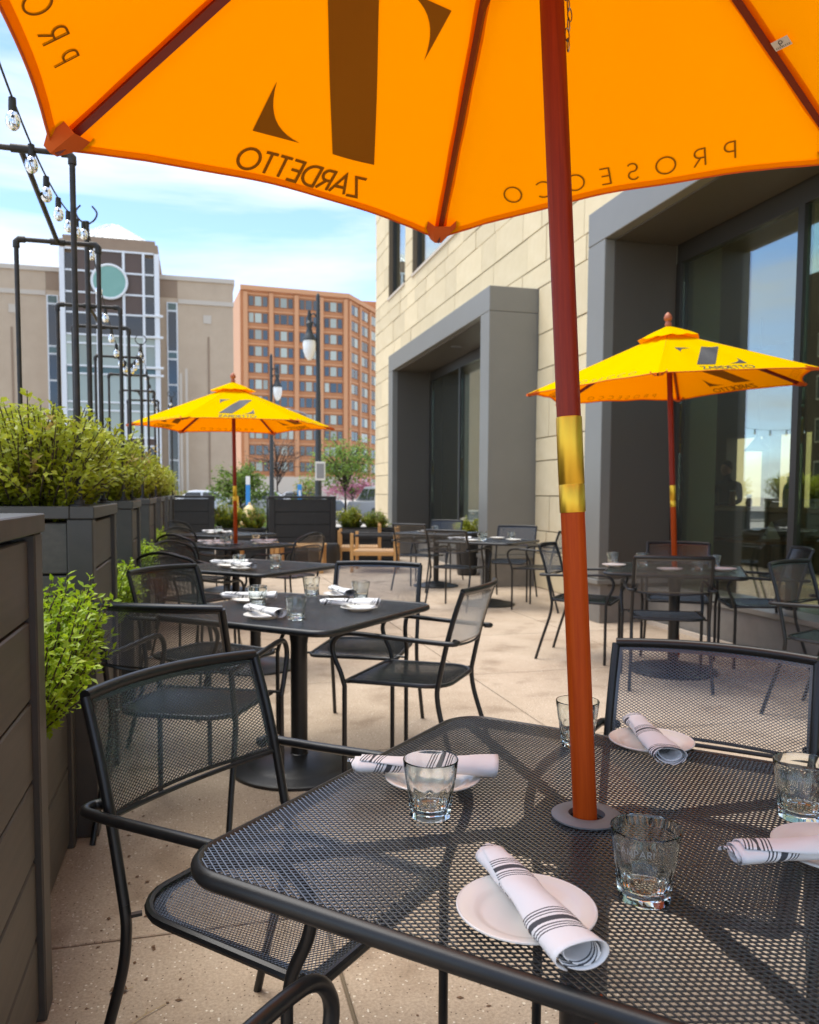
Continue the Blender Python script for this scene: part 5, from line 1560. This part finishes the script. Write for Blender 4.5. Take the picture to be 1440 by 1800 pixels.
t = street_lamp(2.55, 28.4, 6.0, 'second dark street lamp with white globe, just above the left parasol', -1)
sg = tag(empty('road_sign', (2.9, 19.42, 0)), 'square sign fixed on the nearest street lamp post, its back to us', 'sign')
B().box(-0.12, 0.12, -0.01, 0.01, 1.55, 2.0, ch=0.004).build('panel', 'sign_white', sg, (0, 0, 0), smooth=False)
B().box(-0.09, 0.09, -0.016, -0.0105, 1.6, 1.95).build('panel_face', 'car_grey', sg, smooth=False)
B().box(-0.02, 0.02, 0.011, 0.09, 1.7, 1.76).build('clamp', 'lamp_iron', sg, smooth=False)
# cobra-head traffic lamps further on
for x, y, h, s, lab in ((5.0, 34.5, 4.4, -1, 'thin grey mast lamp with curved arm left of the green tree'), (10.0, 33.2, 3.9, -1, 'thin dark post with flat lamp head beside the stone corner')):
    t = tag(empty('mast_lamp', (x, y, -0.05)), lab, 'street lamp')
    B().tube([(0, 0, 0), (0, 0, h)], [0.07, 0.045], 10).build('mast', 'lamp_iron', t)
    B().tube(crom([(0, 0, h - 0.3), (s * 0.5, 0, h + 0.25), (s * 1.4, 0, h + 0.4)], 6), 0.03, 8).build('arm', 'car_grey', t)
    B().box(s * 1.4 - 0.3, s * 1.4 + 0.3, -0.1, 0.1, h + 0.37, h + 0.45, ch=0.02).build('lamp_head', 'car_grey', t, smooth=False)

# ---------------------------------------------------------------- trees and bushes beyond the terrace
def tree(name, loc, trunk_h, crown, n, ll, mats, label, seed, droop=0.0, tr=0.09):
    rr = random.Random(seed)
    t = tag(empty(name, loc), label, 'tree')
    tk = B()
    tk.tube(crom([(0, 0, 0), (0.05, 0.02, trunk_h * 0.5), (0.02, -0.04, trunk_h), (0.0, 0, trunk_h + crown[2] * 0.7)], 5), [tr * (1 - 0.85 * i / 15) for i in range(16)], 8)
    b = B(); ends = []
    for i in range(26):
        a = rr.uniform(0, 2 * PI); el = rr.uniform(0.1, 1.2)
        st = Vector((0, 0, trunk_h * rr.uniform(0.75, 1.0) + crown[2] * rr.uniform(0, 0.5)))
        en = Vector((crown[0] * math.cos(a) * math.cos(el), crown[1] * math.sin(a) * math.cos(el), trunk_h + crown[2] * (0.25 + 0.75 * math.sin(el) * rr.uniform(0.6, 1))))
        md = st.lerp(en, 0.5) + Vector((0, 0, 0.12 * crown[2]))
        pts = crom([st, md, en], 5)
        tk.tube(pts, [tr * 0.4 * (1 - 0.85 * q / len(pts)) for q in range(len(pts))], 5)
        ends.append(pts)
    tk.build('trunk', 'bark', t)
    for i in range(n):
        pts = rr.choice(ends); f = rr.uniform(0.35, 1.0) * (len(pts) - 1); ii = min(int(f), len(pts) - 2)
        p = pts[ii].lerp(pts[ii + 1], f - ii)
        p = p + Vector((rr.gauss(0, crown[0] * 0.12), rr.gauss(0, crown[1] * 0.12), rr.gauss(0, crown[2] * 0.08) - abs(rr.gauss(0, droop))))
        leaf(b, p, Vector((rr.gauss(0, 1), rr.gauss(0, 1), rr.gauss(-0.2, 0.6))), Vector((rr.gauss(0, 1), rr.gauss(0, 1), 1)), ll * rr.uniform(0.6, 1.3), ll * 0.6, rr.choice(mats))
    stuff(b.build('crown', None, t, smooth=False))
    return t
tree('young_tree', (7.2, 40, 0), 1.3, (1.9, 1.6, 3.2), 2600, 0.16, ('leaf_spring', 'leaf_spring', 'leaf_tree'), 'light green spring tree beside the nearest street lamp', 1, 0.5)
tree('dense_tree', (1.9, 37, 0), 0.5, (1.5, 1.3, 2.2), 2600, 0.17, ('leaf_tree', 'leaf_tree', 'leaf_spring'), 'dense dark green tree left, behind the parasol pole', 2, 0.3)
tree('bare_tree', (4.6, 48, 0), 1.8, (2.2, 2, 3.0), 500, 0.13, ('leaf_brown',), 'nearly bare brown tree between the two street lamps', 3, 0.1)
tree('pink_tree', (11.4, 60, 0), 0.8, (2.0, 1.8, 1.9), 2600, 0.2, ('blossom_pink',), 'pink blossoming tree near the stone corner', 4, 0.2)
tree('yellow_bush', (6.0, 46, 0), 0.3, (0.8, 0.8, 2.2), 700, 0.16, ('leaf_yellow', 'leaf_spring'), 'narrow yellow green bush between the lamp posts', 5, 0.1, 0.05)
tree('street_tree', (8.6, 33.5, 0), 0.9, (0.9, 0.9, 2.6), 1100, 0.12, ('leaf_spring', 'leaf_tree'), 'thin light green sapling right of the spring tree', 6, 0.3, 0.05)
rg = random.Random(12)
gb = B()
for i in range(5200):
    leaf(gb, Vector((rg.uniform(0.2, 2.6), rg.uniform(27, 33), rg.uniform(0, 0.35))), Vector((rg.gauss(0, 1), rg.gauss(0, 1), 0.6)), Vector((0, 0, 1)), 0.13, 0.07, rg.choice(('leaf_tree', 'leaf_spring', 'leaf_tree')))
for i in range(2400):
    leaf(gb, Vector((rg.uniform(-3.5, 1.2), rg.uniform(59.5, 61), rg.uniform(0, 1.3))), Vector((rg.gauss(0, 1), rg.gauss(0, 1), 0.6)), Vector((0, 0, 1)), 0.2, 0.1, rg.choice(('leaf_yellow', 'leaf_spring')))
gc = gb.build('ground_cover', None, smooth=False); stuff(gc); tag(gc, 'low green planting beside the plaza path', 'ground cover')

# ---------------------------------------------------------------- parked cars
def car(loc, rz, body, label, suv=False):
    t = tag(empty('parked_car', loc, rz), label, 'car', 'cars parked across the street')
    hi = 1.62 if suv else 1.42
    prof = [(-2.15, 0.35), (-2.2, 0.62), (-2.1, 0.92), (-1.55, 0.98), (2.0, 0.90), (2.2, 0.72), (2.22, 0.42), (2.1, 0.28), (-2.0, 0.28)]
    cab = [(-1.75 if suv else -1.5, 0.96), (-1.45 if suv else -0.95, hi - 0.04), (-0.6, hi), (0.35, hi - 0.02), (1.15, 0.94)]
    def ext(pr, w0, w1):
        b = B(); n = len(pr)
        zs_ = [p[1] for p in pr]; z0_, z1_ = min(zs_), max(zs_)
        vs = []
        for s in (-1, 1):
            for x, z in pr:
                vs.append((x, s * (w0 + (w1 - w0) * (z - z0_) / (z1_ - z0_)), z))
        b.add(vs, [tuple(range(n)), tuple(range(2 * n - 1, n - 1, -1))] + [(i, n + i, n + (i + 1) % n, (i + 1) % n) for i in range(n)])
        return b
    bo_ = ext(prof, 0.86, 0.88).build('body', body, t, smooth=False)
    md = bo_.modifiers.new('bev', 'BEVEL'); md.width = 0.06; md.segments = 2
    cb = ext(cab, 0.84, 0.66).build('cabin', body, t, smooth=False)
    md = cb.modifiers.new('bev', 'BEVEL'); md.width = 0.05; md.segments = 2
    for s in (-1, 1):
        for xs_ in ((-1.25, -0.35), (-0.25, 0.75)):
            x0, x1 = xs_
            zt = hi - 0.12
            w = 0.86 - 0.2 * ((1.0 - 0.96) / (hi - 0.96)); w2 = 0.86 - 0.2 * ((zt - 0.96) / (hi - 0.96))
            B().add([(x0, s * (w + 0.006), 1.0), (x1, s * (w + 0.006), 1.0), (x1 - (0.30 if x1 > 0 else 0), s * (w2 + 0.006), zt), (x0 + (0.15 if x0 < -1 else 0), s * (w2 + 0.006), zt)], [(0, 1, 2, 3)]).build('side_window', 'car_glass', t, smooth=False)
        for x in (-1.35, 1.35):
            wh = B().tube([(x, s * 0.70, 0.32), (x, s * 0.905, 0.32)], 0.32, 20).build('wheel', 'tyre', t)
            B().tube([(x, s * 0.86, 0.32), (x, s * 0.915, 0.32)], 0.20, 16).build('rim', 'chrome', wh)
        B().box(2.12, 2.235, s * 0.62 - 0.14, s * 0.62 + 0.14, 0.62, 0.74, ch=0.02).build('headlight', 'sign_white', t, smooth=False)
    B().add([(1.13, -0.72, 0.97), (1.13, 0.72, 0.97), (0.42, 0.62, hi - 0.07), (0.42, -0.62, hi - 0.07)], [(0, 1, 2, 3)]).build('windscreen', 'car_glass', t, (0.035, 0, 0.02), smooth=False)
    return t
car((3.2, 39.5, -0.044), R(5), 'car_white', 'white car parked across the street above the far planter')
car((8.4, 37.2, -0.044), R(100), 'car_grey', 'grey car parked nose-on beside the stone corner', True)
car((10.6, 39.5, -0.044), R(95), 'car_white', 'white car parked behind the grey one near the pink tree', True)
car((9.9, 35.4, -0.044), R(110), 'car_dark', 'dark car parked closest to the stone corner')
car((0.6, 45.0, -0.044), R(0), 'car_white', 'white car seen beside the dense green tree')
car((6.0, 46.5, -0.044), R(0), 'car_grey', 'silver car on the far side of the street')

# ---------------------------------------------------------------- small street furniture
t = tag(empty('wayfinding_pylon', (1.62, 26.5, -0.05)), 'blue and white slim pylon left of the far planter', 'pylon', 'blue pylons')
B().box(-0.065, 0.065, -0.05, 0.05, 0, 1.55, ch=0.01).build('panel', 'sign_blue', t, smooth=False)
B().box(-0.065, 0.065, -0.05, 0.05, 1.552, 1.82, ch=0.01).build('header', 'sign_white', t, smooth=False)
t = tag(empty('wayfinding_pylon', (3.72, 30.1, -0.05)), 'blue slim pylon just above the far planter', 'pylon', 'blue pylons')
B().box(-0.075, 0.075, -0.05, 0.05, 0, 1.62, ch=0.01).build('panel', 'sign_blue', t, smooth=False)
B().box(-0.035, 0.035, -0.056, -0.0505, 1.2, 1.40).build('emblem', 'sign_white', t, smooth=False)
t = tag(empty('safety_bollard', (0.90, 18.4, -0.05)), 'leaning orange yellow bollard behind the left parasol pole', 'bollard')
B().tube([(0, 0, 0), (-0.05, 0, 1.22)], 0.065, 12).build('post', 'safety_yellow', t)
B().lathe([(0.14, 0), (0.14, 0.03), (0.08, 0.04)], 16).build('base', 'tyre', t)
t = tag(empty('fire_hydrant', (1.28, 20.4, -0.05)), 'cream topped hydrant with yellow barrel behind the far trough', 'hydrant')
B().lathe([(0.16, 0), (0.16, 0.06), (0.12, 0.08), (0.12, 0.62), (0.16, 0.64), (0.16, 0.70)], 18).build('barrel', 'safety_yellow', t)
B().lathe([(0.17, 0.70), (0.18, 0.76), (0.14, 0.90), (0.07, 0.97), (0.03, 1.0), (0.03, 1.05), (0, 1.06)], 18).build('bonnet', 'hydrant_cream', t)
for s in (-1, 1):
    B().tube([(s * 0.1, 0, 0.55), (s * 0.22, 0, 0.55)], 0.055, 12).build('outlet', 'hydrant_cream', t)
for i, (x, y) in enumerate(((6.6, 29.5), (7.3, 29.8), (8.0, 30.1), (8.7, 30.4))):
    t = tag(empty('kerb_bollard', (x, y, -0.05)), '%s slim grey bollard from the left before the parked cars' % ('first', 'second', 'third', 'fourth')[i], 'bollard', 'grey kerb bollards')
    B().lathe([(0.07, 0), (0.07, 0.85), (0.05, 0.93), (0, 0.95)], 12).build('post', 'car_grey', t)
    B().lathe([(0.074, 0.7), (0.074, 0.78)], 12, cap=False).build('band', 'sign_white', t)

# ================================================================== INSIDE THE RESTAURANT
t = tag(empty('bar_counter', (7.1, 9.1, 0.02)), 'dark bar counter with wooden top inside the nearer window', 'bar counter')
B().box(-0.32, 0.32, -2.2, 1.6, 0, 1.02).build('front', 'interior_dark', t, smooth=False)
B().box(-0.40, 0.40, -2.3, 1.7, 1.021, 1.075, ch=0.008).build('counter_top', 'counter_wood', t, smooth=False)
B().tube([(-0.46, -2.2, 0.2), (-0.46, 1.6, 0.2)], 0.02, 8).build('foot_rail', 'brass', t)
t = tag(empty('blue_bottle', (7.15, 8.55, 1.096)), 'bright blue bottle standing on the bar inside the window', 'bottle')
B().lathe([(0.07, 0), (0.075, 0.02), (0.075, 0.2), (0.06, 0.27), (0.03, 0.31), (0.03, 0.36)], 20).build('bottle_body', 'blue_plastic', t)
B().lathe([(0.033, 0.36), (0.033, 0.385), (0, 0.387)], 14).build('cap', 'sign_white', t)
rb2 = random.Random(5)
for i in range(8):
    y = 7.1 + i * 0.42
    t = tag(empty('bar_item', (7.0 + rb2.uniform(-0.15, 0.15), y, 1.096)), '%s small vessel from the right on the bar counter' % ('first', 'second', 'third', 'fourth', 'fifth', 'sixth', 'seventh', 'eighth')[i], 'vessel', 'vessels on the bar')
    hh = rb2.uniform(0.08, 0.24)
    B().lathe([(0.035, 0), (0.045, hh * 0.4), (0.03, hh * 0.8), (0.035, hh), (0.028, hh)], 12).build('vessel_body', rb2.choice(('pot_white', 'counter_wood', 'leather_dark', 'sign_white')), t)
    B().lathe([(0.037, hh), (0.037, hh + 0.012), (0, hh + 0.014)], 12).build('lid', 'chrome', t)
t = tag(empty('pendant_lamp', (8.5, 10.9, 0)), 'dark cone pendant lamp against the bright rear window', 'lamp')
B().lathe([(0.20, 1.94), (0.19, 1.95), (0.03, 2.16), (0.02, 2.2)], 20, cap=False).build('shade', 'lamp_black', t)
B().tube([(0, 0, 2.18), (0, 0, 3.98)], 0.006, 6).build('cord', 'lamp_black', t)
# person behind the counter, arms lowered to the worktop
def person(loc, rz, label):
    t = tag(empty('person', loc, rz), label, 'person')
    J = {'pel': (0, 0, 0.95, 0.135, 0.10), 'sp': (0, 0.01, 1.12, 0.125, 0.095), 'ch': (0, 0.0, 1.30, 0.155, 0.105), 'nk0': (0, 0.015, 1.44, 0.07, 0.06), 'nk': (0, 0.03, 1.50, 0.052, 0.055), 'hd0': (0, 0.045, 1.555, 0.062, 0.075), 'hd': (0, 0.05, 1.63, 0.074, 0.092), 'hd1': (0, 0.045, 1.71, 0.055, 0.07)}
    E = [('pel', 'sp'), ('sp', 'ch'), ('ch', 'nk0'), ('nk0', 'nk'), ('nk', 'hd0'), ('hd0', 'hd'), ('hd', 'hd1')]
    for s, n in ((-1, 'l'), (1, 'r')):
        J['sh' + n] = (0.185 * s, 0.0, 1.40, 0.062, 0.062); J['el' + n] = (0.25 * s, 0.06, 1.13, 0.044, 0.044); J['wr' + n] = (0.17 * s, 0.30, 1.08, 0.03, 0.03); J['ha' + n] = (0.14 * s, 0.37, 1.085, 0.036, 0.02); J['fi' + n] = (0.12 * s, 0.44, 1.075, 0.024, 0.012); J['th' + n] = (0.095 * s, 0.375, 1.09, 0.011, 0.011)
        J['hp' + n] = (0.095 * s, 0, 0.88, 0.088, 0.09); J['kn' + n] = (0.10 * s, 0.02, 0.48, 0.058, 0.06); J['an' + n] = (0.10 * s, -0.01, 0.09, 0.042, 0.046); J['to' + n] = (0.11 * s, 0.15, 0.04, 0.04, 0.03)
        E += [('ch', 'sh' + n), ('sh' + n, 'el' + n), ('el' + n, 'wr' + n), ('wr' + n, 'ha' + n), ('ha' + n, 'fi' + n), ('ha' + n, 'th' + n), ('pel', 'hp' + n), ('hp' + n, 'kn' + n), ('kn' + n, 'an' + n), ('an' + n, 'to' + n)]
    ks = list(J); me = bpy.data.meshes.new('body')
    me.from_pydata([J[k][:3] for k in ks], [(ks.index(a), ks.index(c)) for a, c in E], [])
    o = link('body', me, t)
    o.modifiers.new('skin', 'SKIN')
    for i, k in enumerate(ks):
        sv = me.skin_vertices[0].data[i]; sv.radius = J[k][3:5]; sv.use_root = (k == 'pel')
    sb = o.modifiers.new('sub', 'SUBSURF'); sb.levels = 2; sb.render_levels = 2
    me.materials.append(M['dark_shirt'])
    B().sphere((0, 0.06, 1.62), 0.083, nu=14, nv=10, sc3=(0.90, 1.08, 1.25)).build('face', 'skin', t)
    B().sphere((0, 0.03, 1.665), 0.088, nu=14, nv=10, sc3=(0.95, 1.08, 1.08)).build('hair', 'dark_hair', t)
    return t
person((7.95, 10.85, 0.02), R(110), 'person in dark clothes standing behind the bar, head lowered')
# a laid table inside
t = tag(empty('dining_table', (6.1, 7.6, 0.02)), 'dark dining table inside the nearer window with folded napkin', 'table')
B().box(-0.45, 0.45, -0.45, 0.45, 0.71, 0.745, ch=0.006).build('table_top', 'counter_wood', t, smooth=False)
B().lathe([(0.04, 0.7), (0.04, 0.04), (0.25, 0.02), (0.25, 0)], 18).build('pedestal', 'lamp_black', t)
t = tag(empty('folded_napkin', (6.1, 7.55, 0.766)), 'upright folded white napkin on the table inside the window', 'napkin')
B().add([(-0.09, -0.04, 0), (0.09, -0.04, 0), (0.09, 0.04, 0), (-0.09, 0.04, 0), (0, 0, 0.2), (-0.05, 0.01, 0.12), (0.05, 0.01, 0.12)], [(0, 1, 6, 4, 5), (2, 3, 5, 4, 6), (1, 2, 6), (3, 0, 5), (3, 2, 1, 0)]).build('cloth', 'sign_white', t, smooth=False)
B().box(-0.10, 0.10, -0.015, 0.015, 0.03, 0.055, ch=0.003).build('band', 'ring_grey', t, smooth=False)

# ================================================================== SMALL DEBRIS on the paving
rd_ = random.Random(9)
deb = B()
for i in range(90):
    x, y = rd_.uniform(-0.25, 1.2), rd_.uniform(1.6, 3.4)
    if rd_.random() < 0.5: x = -0.28 + abs(rd_.gauss(0, 0.10))
    c = Vector((x, y, 0.002)); s = rd_.uniform(0.002, 0.007)
    a = rd_.uniform(0, 6)
    deb.add([c + Vector((math.cos(a + q * PI / 2) * s * (1.6 if q % 2 else 1), math.sin(a + q * PI / 2) * s * (1.6 if q % 2 else 1), 0)) for q in range(4)] + [c + Vector((0, 0, s * 0.6))], [(0, 1, 4), (1, 2, 4), (2, 3, 4), (3, 0, 4)])
db = deb.build('debris', 'debris', smooth=False); stuff(db); tag(db, 'scattered bits of bark and leaf on the paving', 'debris')
t = tag(empty('dry_leaf', (-0.20, 2.05, 0.002)), 'brown curled leaf lying on the paving beside the nearest planter', 'leaf')
b = B()
for q in range(8):
    a = q * PI / 4
    b.add([(0, 0, 0.006), (0.022 * math.cos(a), 0.014 * math.sin(a), 0.002 + 0.007 * (q % 2)), (0.022 * math.cos(a + PI / 4), 0.014 * math.sin(a + PI / 4), 0.002 + 0.007 * ((q + 1) % 2))], [(0, 1, 2)])
b.build('blade', 'debris', t, smooth=False)
B().tube([(0.02, 0, 0.004), (0.035, 0.006, 0.003)], 0.001, 4).build('stalk', 'straw', t)
for i, (x, y, a) in enumerate(((-0.13, 1.93, 0.7),)):
    t = tag(empty('straw', (x, y, 0.004), a), 'thin pale straw lying on the paving by the front left chair', 'straw')
    B().tube([(-0.06, 0, 0), (0, 0.004, 0.002), (0.06, 0, 0)], 0.0012, 4).build('stem', 'straw', t)
    B().tube([(0.0, 0.004, 0.002), (0.02, 0.018, 0.001)], 0.0008, 4).build('side_stem', 'straw', t)
